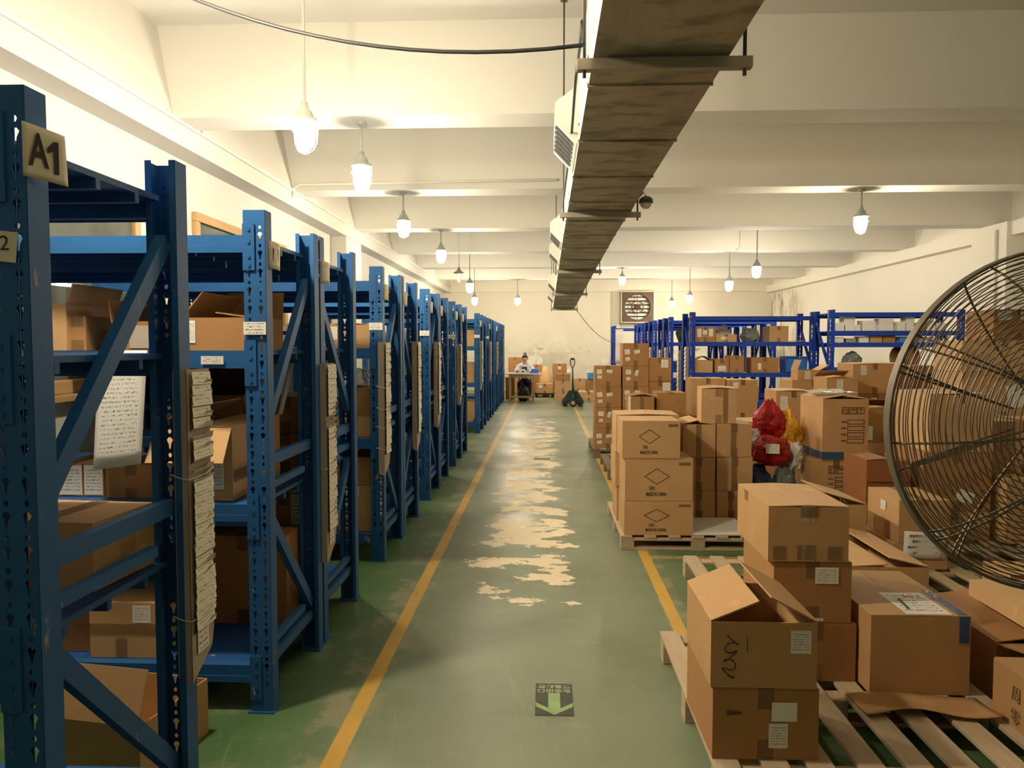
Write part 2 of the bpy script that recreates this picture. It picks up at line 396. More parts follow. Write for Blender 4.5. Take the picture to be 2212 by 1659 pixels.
# ================================================================ THE SETTING
XL, XR, YB, YF, ZC = -3.45, 7.55, -5.0, 26.0, 4.28
struct(MB().box(XL - .6, XR + .6, YB - .6, YF + .6, -0.12, 0).build('floor', 'floor'))
struct(MB().box(XL - .6, XR + .6, YB - .6, YF + .6, ZC, ZC + .12).build('ceiling', 'ceiling'))
def wall_left():
    b = MB(); y0, y1 = YB, YF
    # plain wall, ledge and the slightly leaning upper wall as one profile
    prof = [(XL, 0), (XL, 3.30), (-3.20, 3.30), (-3.20, 3.50), (-3.33, ZC), (XL - .12, ZC), (XL - .12, 0)]
    b.prism(prof, y0, y1)
    b.box(XL, -3.215, 12.3, 13.3, 0, 3.30)      # pilaster
    return struct(b.build('wall_left', 'wall'))
wall_left()
def wall_right():
    b = MB()
    b.box(XR, XR + .12, YB, YF, 0, ZC); b.box(7.34, XR, YB, YF, 3.28, 3.5); b.box(7.28, XR, 12.5, 13.5, 0, 3.5)
    return struct(b.build('wall_right', 'wall_right'))
wall_right()
b = MB(); b.box(XL - .1, XR + .1, YF, YF + .12, 0, ZC); b.box(XL, XR, YF - .18, YF, 3.33, ZC); b.box(2.26, 2.50, YF - .08, YF, 0, 3.33)
struct(b.build('wall_back', 'wall_back'))
struct(MB().box(XL - .1, XR + .1, YB - .12, YB, 0, ZC).build('wall_front', 'wall'))
ti = 1
for y0, y1 in ((-2.9, -2.48), (0.2, 0.62), (3.35, 3.77), (6.55, 6.95), (9.66, 10.08), (12.85, 13.27), (16.1, 16.5), (19.3, 19.75), (22.65, 23.1)):
    struct(MB().prism([(-3.20, 3.50), (XR, 3.50), (XR, ZC), (-3.33, ZC)], y0, y1).build('trim_%d' % ti, 'ceiling')); ti += 1
    bpy.data.objects['trim_%d' % (ti - 1)].data.materials[0] = M['ceiling']
# thin joint across the far wall, white cable pipes on the ledge and beams
struct(MB().box(XL, XR, YF - .012, YF, 1.270, 1.285).build('trim_%d' % ti, 'wall_back')); ti += 1
struct(MB().tube([(-3.185, YB, 3.50), (-3.185, 12.2, 3.50)], 0.017, 8).tube([(-3.185, 13.4, 3.50), (-3.185, YF, 3.50)], 0.017, 8).build('trim_%d' % ti, 'duct_side')); ti += 1
struct(MB().tube([(-3.18, 9.63, 3.42), (-3.18, 9.63, 3.52), (-3.10, 9.63, 3.575), (0.15, 9.63, 3.60)], 0.016, 8).build('trim_%d' % ti, 'duct_side')); ti += 1
struct(MB().tube([(4.02, 16.07, ZC), (4.02, 16.07, 3.56), (3.99, 16.075, 3.515), (3.92, 16.08, 3.49)], 0.020, 8).build('trim_%d' % ti, 'duct_side')); ti += 1
struct(MB().tube([(-3.19, 7.02, 3.50), (-3.19, 7.02, 3.62)], 0.03, 8).build('trim_%d' % ti, 'steel')); ti += 1
struct(MB().tube([(7.26, 12.75, 0), (7.26, 12.75, 3.4)], 0.025, 8).build('trim_%d' % ti, 'duct_side')); ti += 1

def window(n, y0, y1, z0, z1):
    o = bpy.data.objects.new('window_%d' % n, None); col.objects.link(o); struct(o); o.location = (XL, (y0 + y1)/2, z0)
    w = (y1 - y0)/2; h = z1 - z0; b = MB()
    for a, c, e, f in ((-w, w, 0, .10), (-w, w, h - .09, h), (-w, -w + .09, .10, h - .09), (w - .09, w, .10, h - .09), (-.04, .04, .10, h - .09)): b.box(0, .05, a, c, e, f)
    b.build('window_frame', 'window_wood', o, bevel=.008)
    MB().box(0.004, .016, -w + .08, w - .08, .09, h - .08).build('window_glass', 'glass_dark', o)
    MB().box(0, .11, -w - .05, w + .05, -.05, .0).build('window_sill', 'window_wood', o, bevel=.006)
window(1, 3.7, 6.35, 1.20, 2.85)
window(2, 7.38, 10.0, 1.20, 2.85)

# ================================================================ WALL FAN ON THE FAR WALL
def exhaust_fan():
    X, Z, w, h, r = 3.07, 2.81, 0.56, 0.53, 0.43
    t = thing('exhaust_fan', 'square brown exhaust fan with round grille high on far wall', 'fan', (X, YF, Z))
    b = MB(); n = 48; y0, y1 = -.30, -.26
    circ = [(r*cos(2*pi*k/n), r*sin(2*pi*k/n)) for k in range(n)]
    def sq(k):
        a = 2*pi*k/n; c, s_ = cos(a), sin(a); q = min((w - .03)/max(abs(c), 1e-6), (h - .03)/max(abs(s_), 1e-6)); return c*q, s_*q
    for k in range(n):
        l = (k + 1) % n; a, c, d, e = circ[k], circ[l], sq(l), sq(k)
        b.face([(a[0], y0, a[1]), (e[0], y0, e[1]), (d[0], y0, d[1]), (c[0], y0, c[1])])
        b.face([(a[0], y0, a[1]), (c[0], y0, c[1]), (c[0], -.06, c[1]), (a[0], -.06, a[1])])
    b.build('housing', 'rusty', t)
    f = MB()
    for x0, x1, z0, z1 in ((-w, w, h - .035, h), (-w, w, -h, -h + .035), (-w, -w + .035, -h + .035, h - .035), (w - .035, w, -h + .035, h - .035)): f.box(x0, x1, -.33, -.0, z0, z1)
    f.build('frame', 'steel', t)
    for k in range(7):
        z = -0.39 + k*0.13
        MB().box(-.44, .44, -.045, -.035, -.045, .045, 0, TR((0, 0, z), rx=R(-24))).build('louvre', 'louvre', t)
    MB().box(-.46, .46, -.012, -.002, -.46, .46).build('back_plate', 'grille', t)
    for q in ((.20, .016), (.425, .012)):
        MB().tube([(q[0]*cos(2*pi*k/32), -.20, q[0]*sin(2*pi*k/32)) for k in range(32)], q[1], 6, closed=True).build('guard_ring', 'rusty', t)
    for a in (0, 60, 120):
        MB().bar((-.42*cos(R(a + 90)), -.19, -.42*sin(R(a + 90))), (.42*cos(R(a + 90)), -.19, .42*sin(R(a + 90))), .018, .018).build('strut', 'rusty', t)
    MB().lathe([(0, 0), (.085, 0), (.095, .02), (.095, .12), (.04, .15), (0, .15)], 20, T=TR((0, -.09, 0), rx=R(90))).build('motor', 'rusty', t)
exhaust_fan()

# ================================================================ PENDANT LAMPS
def lamp(x, y, z, ztop, label, lit=True, pale=False, cone=False, glow='globe', group='cage lamps hanging from the ceiling'):
    t = thing('pendant_lamp', label, 'lamp', (x, y, z), 0, group)
    cm = 'lamp_white' if pale else 'lamp_green'
    MB().lathe([(0, 0), (.045, 0), (.045, -.012), (.018, -.03), (0, -.03)][::-1], 16, c=(0, 0, ztop - z)).build('ceiling_plate', cm, t)
    MB().tube([(0, 0, .19), (0, 0, ztop - z - .01)], .010, 8).build('stem', cm, t)
    if cone: prof = [(0, .20), (.016, .20), (.02, .17), (.045, .13), (.105, .095), (.105, .088), (.06, .085), (0, .085)]
    else: prof = [(0, .215), (.022, .215), (.026, .18), (.05, .155), (.062, .12), (.088, .102), (.092, .085), (.075, .082), (0, .082)]
    MB().lathe(prof[::-1], 20).build('lamp_cap', 'rod' if cone else cm, t)
    s = .62 if cone else 1.0
    MB().lathe([(0, -.112), (.028*s, -.108), (.052*s, -.085), (.068*s, -.045), (.074*s, .005), (.074*s, .05), (.068*s, .08)], 14).build('globe', glow if lit else 'globe_off', t)
    g = MB()
    for k in range(5):
        a = 2*pi*k/5 + .3
        g.tube([(r_*cos(a), r_*sin(a), zz) for r_, zz in ((.086, .085), (.087, .02), (.08, -.05), (.058, -.105), (.02, -.128))], .0042, 5)
    g.tube([(.088*cos(2*pi*k/20), .088*sin(2*pi*k/20), .03) for k in range(20)], .004, 5, closed=True)
    g.tube([(.02*cos(2*pi*k/8), .02*sin(2*pi*k/8), -.128) for k in range(8)], .004, 5, closed=True)
    if not cone: g.build('cage', 'lamp_white', t)
    if not lit: MB().lathe([(0, -.06), (.02, -.045), (.028, -.01), (.014, .04), (.012, .08)], 10).build('bulb', 'white_plastic', t)
LAMPS = [(-1.65, 5.25, 2.99, ZC, 'nearest lit cage lamp, pale, hanging above the left racks on a long rod'),
 (-1.62, 6.75, 3.03, 3.5, 'second nearest lit cage lamp of the left row, on a short green stem'),
 (-1.83, 9.87, 3.06, 3.5, 'lit cage lamp of the left row, third one back from the camera'),
 (-1.78, 13.05, 3.07, 3.5, 'lit cage lamp of the left row, fourth one back from the camera'),
 (-1.70, 17.2, 2.84, ZC, 'lit lamp on a long rod just right of the unlit conical lamp'),
 (-2.0, 21.6, 2.80, ZC, 'lit lamp at the far end of the left row, close to the rack tops'),
 (-0.83, 22.9, 2.86, 3.5, 'lit lamp hanging above the seated worker at the far end'),
 (3.96, 9.87, 3.07, 3.5, 'lit cage lamp nearest the camera in the right row, above the right racks'),
 (3.93, 14.5, 2.92, ZC, 'lit lamp second nearest in the right row, on a long thin rod'),
 (3.95, 16.7, 2.83, ZC, 'lit lamp third nearest in the right row, above the blue rack tops'),
 (3.95, 21.2, 2.82, ZC, 'lit lamp in the right row, right of the exhaust fan, the brighter of two'),
 (3.95, 24.2, 2.84, ZC, 'farthest lit lamp of the right row, just right of the exhaust fan'),
 (1.94, 19.55, 3.18, 3.5, 'small lit lamp on a short stem above the exhaust fan')]
for i, (x, y, z, zt, lb) in enumerate(LAMPS): lamp(x, y, z, zt, lb, pale=(i in (0,)))
lamp(-1.65, 14.6, 2.83, ZC, 'unlit dark conical lamp with clear glass on a thin rod', lit=False, cone=True)

lamp(-1.65, 2.66, 3.0, ZC, 'lit cage lamp of the left row just above the viewpoint, out of the picture', glow='globe_strong')

# ================================================================ DUCT UNDER THE CEILING
def duct():
    t = thing('ventilation_duct', 'long dull metal ventilation duct hanging above the aisle', 'duct', (0.425, 2.9, 2.615))
    x0, x1, hh = -.25, .25, .37
    path = [(-4.5, 0), (4.6, 0), (7.5 - 2.9, 0), (7.5, -.05), (10.9, -.128), (15.0, -.219)]
    b = MB(); s = MB()
    for (ya, za), (yb, zb) in zip(path, path[1:]):
        if yb - ya < .01: continue
        b.face([(x0, ya, za), (x0, yb, zb), (x1, yb, zb), (x1, ya, za)], 0)
        b.face([(x1, ya, za), (x1, yb, zb), (x1, yb, zb + hh), (x1, ya, za + hh)], 0)
        b.face([(x0, yb, zb), (x0, ya, za), (x0, ya, za + hh), (x0, yb, zb + hh)], 1)
        b.face([(x0, ya, za + hh), (x1, ya, za + hh), (x1, yb, zb + hh), (x0, yb, zb + hh)], 0)
    for e, q in ((path[0], 0), (path[-1], 1)): b.face([(x0, e[0], e[1]), (x1, e[0], e[1]), (x1, e[0], e[1] + hh), (x0, e[0], e[1] + hh)][::1 if q == 0 else -1], 0)
    def zat(y):
        for (ya, za), (yb, zb) in zip(path, path[1:]):
            if ya <= y <= yb and yb > ya: return za + (zb - za)*(y - ya)/(yb - ya)
        return 0
    y = -4.0
    while y < 14.9:      # standing seams
        z = zat(y); b.box(x0 - .006, x1 + .006, y, y + .012, z - .008, z + .006, 0); b.box(x0 - .006, x0 + .004, y, y + .012, z, z + hh, 1); y += 0.86 if y < 5 else 1.02
    b.build('duct_body', ['duct', 'duct_side'], t)
    for y in (0.0, 3.28, 7.5, 10.9, 14.9):
        z = zat(y)
        h = MB(); h.box(-.31, .33, y - .02, y + .02, z - .05, z - .010); h.box(-.31, .33, y + .012, y + .018, z - .010, z - .004); h.build('hanger_bar', 'steel', t)
        for x in (-.283, .305): MB().tube([(x, y, z - .075), (x, y, ZC - 2.615)], .007, 6).build('hanger_rod', 'rod', t)
        MB().box(-.31, -.255, y - .03, y + .03, ZC - 2.615 - .02, ZC - 2.615).build('rod_plate', 'rod', t)
    for ya, yb in ((1.32, 2.02), (5.25, 5.9), (6.85, 7.4), (10.5, 11.3), (13.1, 14.0)):
        z = zat((ya + yb)/2)
        o = MB().prism([(x0, z + .34), (x0 - .125, z + .25), (x0 - .125, z + .15), (x0 - .01, z + .03), (x0, z + .03)], ya, yb)
        oo = o.build('air_outlet', 'duct_side', t)
        g = MB(); d = Vector((-.115, 0, .12)).normalized(); nrm = Vector((-d.z, 0, d.x))*-1
        k0 = Vector((x0 - .025, 0, z + .045)); L = .14; m = 6
        for k in range(m):
            a = ya + .06 + (yb - ya - .12)*k/m; c = a + (yb - ya - .12)/m*.72
            p = [k0 + Vector((0, a, 0)), k0 + Vector((0, c, 0)), k0 + Vector((0, c, 0)) + d*L, k0 + Vector((0, a, 0)) + d*L]
            g.face([q + Vector((-.003, 0, -.003)) for q in p])
        g.build('grille', 'grille', oo)
duct()
def sag(p, q, drop, n=18): return [Vector(p).lerp(Vector(q), k/n) - Vector((0, 0, drop*4*(k/n)*(1 - k/n))) for k in range(n + 1)]
tag(MB().tube(sag((-2.3, 3.5, 3.5), (0.142, 2.9, 2.66), 0.22), .0075, 6).tube([(0.142, 2.9, 2.66), (0.135, 2.91, 2.75), (.13, 3.4, 2.72), (.14, 4.2, 2.70), (.14, 6.1, 2.68)], .0075, 6).build('power_cable', 'black'), 'thick black cable sagging from the ceiling to the first duct hanger', 'cable')
tag(MB().tube(sag((0.70, 17.85, 2.40), (1.95, 22.1, 1.62), 0.16), .008, 6).build('power_cable', 'rod'), 'thin dark cable drooping from the far end of the duct towards the right racks', 'cable')
t = thing('security_camera', 'small dark dome camera beside the second duct hanger', 'camera', (0.80, 6.2, 2.68))
MB().lathe([(0, .05), (.03, .05), (.055, .03), (.058, .0), (0, .0)][::-1], 18).build('housing', 'rod', t)
MB().lathe([(.048, .0), (.045, -.022), (.025, -.042), (0, -.047)][::-1], 18).build('dome', 'white_plastic', t)
MB().tube([(0, 0, .05), (-.02, 0, .085), (-.08, 0, .02), (-.125, 0, -.07)], .006, 6).build('cable', 'rod', t)

# ================================================================ STORAGE RACKS
RW, RD = 2.09, 0.73
def upright_mesh(mat, H=2.10):
    b = MB(); xs = [-.045, -.034, -.013, .013, .034, .045]; dy = .07
    rows = [0.0]; kinds = []
    z = .10; rows.append(z); kinds.append(0)
    while z + .075 < H - .02:
        for dz, k in ((.036, 1), (.012, 0), (.014, 2), (.013, 0)): z += dz; rows.append(z); kinds.append(k)
    rows.append(H); kinds.append(0)
    for i, k in enumerate(kinds):
        z0, z1 = rows[i], rows[i + 1]
        for j in range(5):
            a, c = xs[j], xs[j + 1]
            if k and j in (1, 3):
                if k == 1:   # tear-drop slot: fill the corners, wider on top
                    b.face([(a, 0, z0), (a + .008, 0, z0), (a + .006, 0, z1 - .020), (a, 0, z1 - .008)]); b.face([(c - .008, 0, z0), (c, 0, z0), (c, 0, z1 - .008), (c - .006, 0, z1 - .020)])
                    b.face([(a, 0, z1 - .008), (a + .006, 0, z1), (a, 0, z1)]); b.face([(c, 0, z1 - .008), (c, 0, z1), (c - .006, 0, z1)])
                else:        # round hole
                    for sx, px in ((1, a), (-1, c)):
                        b.face([(px, 0, z0), (px + sx*.0075, 0, z0), (px + sx*.004, 0, (z0 + z1)/2), (px, 0, (z0 + z1)/2)][::sx]); b.face([(px, 0, (z0 + z1)/2), (px + sx*.004, 0, (z0 + z1)/2), (px + sx*.0075, 0, z1), (px, 0, z1)][::sx])
            else: b.face([(a, 0, z0), (c, 0, z0), (c, 0, z1), (a, 0, z1)])
    for sx in (-1, 1):
        x = sx*.045
        b.face([(x, 0, 0), (x, dy, 0), (x, dy, H), (x, 0, H)][::sx]); b.face([(x, dy, 0), (x - sx*.018, dy, 0), (x - sx*.018, dy, H), (x, dy, H)][::sx])
    b.box(-.055, .055, -.012, dy + .012, 0, .006)
    o = b.build('upright', mat); return o
def make_rack(label, levels, mat, deck, diag=True):
    t = thing('storage_rack', label, 'rack')
    u = upright_mesh(mat); me = u.data; bpy.data.objects.remove(u)
    ux = RW/2 - .045
    for sx in (-1, 1):
        for sy in (-1, 1):
            o = place('upright', me, t, (sx*ux, sy*RD/2, 0), solid=.003)
            if sy > 0: o.rotation_euler = (0, 0, pi)
    bm = MB().box(-(RW/2 - .09), RW/2 - .09, .006, .046, -.066, 0)
    bm.box(-(RW/2 - .09), RW/2 - .09, .001, .006, -.072, -.045)
    for sx in (-1, 1):
        a, c = sorted((sx*(RW/2 - .088), sx*(RW/2 - .043)))
        bm.box(a, c, -.007, -.002, -.145, .045); bm.box(sx*(RW/2 - .09) - .003, sx*(RW/2 - .09) + .003, -.005, .046, -.145, .045)
        for zz in (.02, -.03, -.09, -.125): bm.box((a + c)/2 - .005, (a + c)/2 + .005, -.010, -.006, zz - .006, zz + .006)
    bo = bm.build('beam', mat); bme = bo.data; bpy.data.objects.remove(bo)
    dk = MB(); n = 5; L = (RW - .12)/n
    for k in range(n): dk.box(-(RW/2 - .06) + k*L + .0015, -(RW/2 - .06) + (k + 1)*L - .0015, -RD/2 + .047, RD/2 - .047, -.018, -.001)
    for k in range(3): dk.box(-(RW/2 - .06), RW/2 - .06, -.2 + k*.19, -.18 + k*.19, -.045, -.018)
    do = dk.build('shelf_panel', deck); dme = do.data; bpy.data.objects.remove(do)
    for z in levels:
        for sy in (-1, 1):
            o = place('beam', bme, t, (0, sy*RD/2, z))
            if sy > 0: o.rotation_euler = (0, 0, pi)
        place('shelf_panel', dme, t, (0, 0, z))
    br = []
    hy = RD/2 - .06
    for pa, pb, w, h in (((-hy, .19), (hy, .19), .032, .045), ((-hy, .262), (hy - .12, .262), .028, .030), ((-hy, 1.055), (hy, 1.055), .032, .048), ((-hy, .945), (hy - .10, .945), .028, .030),
                         ((-hy, 1.17), (hy, 1.86), .030, .052), ((-hy, .86), (hy, .24), .030, .052)):
        o = MB().bar((0, pa[0], pa[1]), (0, pb[0], pb[1]), w, h).build('brace', mat); br.append(o.data); bpy.data.objects.remove(o)
    for sx in (-1, 1):
        for me_ in br: place('brace', me_, t, (sx*ux, 0, 0))
    return t
LV = (0.20, 0.885, 1.525, 2.0)
LEFT_X = -2.19
rk = make_rack('nearest blue storage rack, at the left edge, carrying the A1 sign', LV, 'blue', 'blue_deck')
rk.location = (-2.15, 1.60 + RD/2, 0); rk['group'] = 'blue racks in rows left of the aisle'
ORD = ['second', 'third', 'fourth', 'fifth', 'sixth', 'seventh', 'eighth', 'ninth', 'tenth', 'eleventh', 'twelfth', 'thirteenth', 'fourteenth', 'fifteenth', 'sixteenth', 'seventeenth']
i = 0
for yf in (3.10, 5.345, 7.50, 9.67, 13.30, 15.50, 17.70, 19.90):
    for k in (0, 1):
        tail = ' whose open front faces the camera' if k == 0 else ' standing back to back behind another'
        dup(rk, (LEFT_X, yf + RD/2 + k*(RD + .029), 0), k*pi, '%s blue storage rack along the left of the aisle,%s' % (ORD[i], tail)); i += 1
rr = make_rack('front blue rack on the right with cartons on its shelves, facing the camera', (0.30, 0.58, 1.08, 1.60, 2.03), 'blue_right', 'blue_right')
rr.location = (3.475, 13.0 + RD/2, 0); rr['group'] = 'blue racks right of the aisle'
i = 0
for yf, xc in ((15.2, 3.475), (15.96, 3.475), (17.4, 3.475), (18.16, 3.475), (19.6, 3.475), (20.36, 3.475), (22.2, 3.0)):
    lb = '%s blue rack on the right, counted back from the front one' % ORD[i] if i < 6 else 'last blue rack on the right with a clear sheet hung on it'
    dup(rr, (xc, yf + RD/2, 0), 0 if i % 2 == 0 else pi, lb); i += 1
rg = make_rack('blue rack with small white packets on its shelves, left of the big fan', (0.30, 1.18, 1.585, 1.77, 2.06), 'blue_right', 'blue_right')
rg.location = (5.50, 12.25 + RD/2, 0); rg['group'] = 'blue racks right of the aisle'

# ---------------------------------------------------------------- card holders hung on the racks, with their cards
def card_holder(label, x, y, z0, z1, w, n, card_label, cgroup, blanks=(), ties=()):
    """grey cardboard strip folded round an upright: a narrow flank facing the camera, a pocket face towards the aisle"""
    t = thing('card_holder', label, 'card holder', (x, y, z0), 0, 'grey cardboard card holders on the racks')
    h = z1 - z0; b = MB(); th = .004; fl = .042
    b.prism([(-fl, .02), (0, 0), (0, h), (-fl, h)], -th, 0)
    b.face([(.0, -th, 0), (.0, w*.9, h*.075), (0, w, h*.13), (.0, w, h), (0, -th, h)]); b.face([(-.003, -th, 0), (-.003, -th, h), (-.003, w, h), (-.003, w, h*.13), (-.003, w*.9, h*.075)])
    b.build('backing', 'holder_card', t)
    zb = h*.16; step = (h - zb - .02)/n; lip = MB(); cm = None
    for k in range(n):
        z = zb + k*step
        lip.face([(.010, .012, z + step*.05), (.010, w - .004, z + step*.05), (.013, w - .004, z + step*.55), (.013, w*.7, z + step*.62), (.013, w*.55, z + step*.32), (.013, .012, z + step*.40)])
        lip.face([(.001, .012, z - step*.1), (.001, w - .004, z - step*.1), (.010, w - .004, z + step*.05), (.010, .012, z + step*.05)])
    lip.build('pocket', 'holder_card', t)
    for k in range(n):
        if k in blanks: continue
        z = zb + k*step; T = TR((.0115, w*.5, step*.80), rx=R(90), rz=R(90), ry=0) @ TR((0, 0, 0), rx=R(-7))
        if cm is None:
            q = MB(); q.rect(T, w*.84, step*1.18); o = q.build('job_card', 'card'); cm = o.data
        else: o = place('job_card', cm)
        o.location = (x, y + random.uniform(-.002, .002), z0 + z); tag(o, card_label, 'card', cgroup)
        o.rotation_euler = (random.uniform(-.05, .05), 0, random.uniform(-.03, .03))
    for zt in ties:
        MB().tube([(-fl - .012, -.010, h*zt + .014), (-fl*.5, -.008, h*zt), (.004, -.006, h*zt - .004), (.018, w*.5, h*zt + .002), (.006, w + .004, h*zt + .01)], .0022, 5).build('twine', 'twine', t)
    if z0 < .55:
        MB().rect(TR((.004, w*.45, h*.125), rx=R(90), rz=R(90)), w*.5, .075).build('paper_label', 'small_label', t)
hold = [(-1.085, 2.265, .50, 1.475, .155, 24, (15, 14, 18), (.66, .21)), (-1.118, 3.835, .42, 1.455, .17, 27, (18, 17), (.48,)), (-1.135, 5.332, .62, 1.57, .19, 26, (), (.66, .50, .36, .2)),
        (-1.12, 6.62, .62, 1.58, .18, 22, (), ()), (-1.12, 7.92, .68, 1.58, .18, 20, (), ()), (-1.12, 9.98, .75, 1.56, .18, 18, (), ()), (-1.12, 13.36, .75, 1.62, .18, 14, (), ()),
        (-1.12, 15.56, .80, 1.62, .18, 12, (), ()), (-1.12, 17.75, .85, 1.62, .18, 12, (), ()), (-1.12, 20.7, .85, 1.72, .18, 12, (), ())]
HL = ['grey cardboard card holder nearest the camera, hung on the A1 rack', 'second grey card holder along the racks, with a printed label near its foot', 'third grey card holder, tied to a blue upright with four strings',
      'fourth grey card holder along the racks, bulging at its foot', 'fifth grey card holder along the racks', 'sixth grey card holder along the racks', 'seventh grey card holder, first past the wider gap between racks',
      'eighth grey card holder along the racks', 'ninth grey card holder along the racks', 'farthest grey card holder, on the last rack before the desk']
WH = ['nearest', 'second', 'third', 'fourth', 'fifth', 'sixth', 'seventh', 'eighth', 'ninth', 'farthest']
for k, (x, y, z0, z1, w, n, bl, ti_) in enumerate(hold):
    card_holder(HL[k], x, y, z0, z1, w, n, 'white job card tucked in a pocket of the %s card holder' % WH[k], 'job cards in the %s card holder' % WH[k], bl, ti_)

# ---------------------------------------------------------------- signs, tags and lists on the left racks
def sheet(name, pts, mat, label, cat, group=None, sub=6, curl=0.0, nrm=(1, 0, 0)):
    """a thin sheet through four corners (bl, br, tr, tl), slightly curled"""
    p = [Vector(q) for q in pts]; N = Vector(nrm); b = MB()
    def P(u, v): return (p[0]*(1-u) + p[1]*u)*(1-v) + (p[3]*(1-u) + p[2]*u)*v + N*(curl*sin(pi*u)*(1 - .4*v))
    b.grid(P, sub, sub)
    o = b.build(name, mat, solid=.0008); return tag(o, label, cat, group)
a1 = sheet('rack_sign', [(-1.103, 1.588, 1.908), (-1.066, 1.683, 1.902), (-1.069, 1.680, 2.013), (-1.103, 1.588, 2.022)], 'cream_sheet', 'cream plastic sign reading A1 taped to the nearest blue upright', 'sign', None, 8, .003)
d_ = Vector((.037, .095, 0)).normalized(); nn = Vector((d_.y, -d_.x, 0))
def on_sheet(u, z, off):
    q = Vector((-1.103, 1.588, z)) + d_*u + nn*off
    return Matrix(((d_.x, 0, nn.x, q.x), (d_.y, 0, nn.y, q.y), (0, 1, 0, q.z), (0, 0, 0, 1)))
writing('A', .098, on_sheet(.032, 1.963, .0050), 'ink', a1, 'letter', .002, .046)
b = MB(); b.face([on_sheet(.070, 1.958, .0050) @ Vector((x, y, 0)) for x, y in ((-.004, -.035), (.008, -.035), (.008, .035), (-.003, .035), (-.018, .018), (-.018, .007), (-.004, .014))]); b.build('letter', 'ink', a1)
k = 0
TG = ['second', 'third', 'fourth', 'fifth', 'sixth', 'seventh', 'eighth', 'ninth', 'tenth', 'eleventh', 'twelfth']
for y in (3.135, 3.88, 5.38, 6.12, 7.535, 8.28, 9.70, 10.45, 13.33, 15.53, 17.74):
    o = sheet('rack_sign', [(-1.143, y, 1.868), (-1.124, y + .075, 1.862), (-1.122, y + .075, 1.972), (-1.143, y, 1.982)], 'cream_sheet', 'cream plastic tag on the side of the %s signed upright along the left' % TG[k], 'sign', 'cream tags on the rack uprights', 5, .008)
    MB().rect(TR((-1.1275, y + .038, 1.925), rx=R(90), rz=R(76)), .04, .05).build('printing', 'ink', o) if k < 1 else None
    k += 1
k = 0
LT = ['nearest', 'second', 'third', 'fourth', 'fifth', 'sixth']
for y, z in ((3.095, 1.618), (5.34, 1.680), (7.495, 1.665), (9.665, 1.655), (13.295, 1.70), (15.495, 1.70)):
    q = MB(); q.rect(TR((-1.19, y - .0065, z), rx=R(90)), .094, .052); o = q.build('upright_label', 'small_label'); tag(o, 'white label stuck on the front of the %s front upright' % LT[k], 'label', 'white labels on rack fronts'); k += 1
q = MB(); q.rect(TR((-1.372, 3.0925, 1.487), rx=R(90)), .094, .034); tag(q.build('beam_label', 'small_label'), 'small white printed label on a blue beam below the labelled open carton', 'label')
q = MB(); q.rect(TR((-1.175, 1.5925, 1.762), rx=R(90), ry=R(6)), .10, .065); o = q.build('paper_tag', 'cream_sheet'); tag(o, 'torn brown paper tag on the front of the nearest upright', 'label')
writing('12', .045, TR((-1.163, 1.5905, 1.765), rx=R(90)), 'ink', o, 'letter')
sheet('paper_list', [(-1.865, 3.055, 1.035), (-1.665, 3.06, 1.06), (-1.640, 3.085, 1.527), (-1.845, 3.085, 1.527)], 'list', 'long white printed list hanging from a beam beside the diagonal brace', 'paper list', 'printed lists hung on the racks', 8, -.02, (0, 1, 0))
sheet('paper_list', [(-1.362, 3.805, 1.19), (-1.325, 3.79, 1.20), (-1.255, 3.815, 1.50), (-1.285, 3.815, 1.50)], 'list', 'narrow printed list hanging behind the second diagonal brace', 'paper list', 'printed lists hung on the racks', 6, .012, (0, -1, 0))
sheet('paper_list', [(-1.46, 5.325, 1.26), (-1.40, 5.32, 1.27), (-1.40, 5.335, 1.51), (-1.455, 5.335, 1.51)], 'list', 'small printed list hanging below the shelf with the bright labelled carton', 'paper list', 'printed lists hung on the racks', 6, .008, (0, -1, 0))

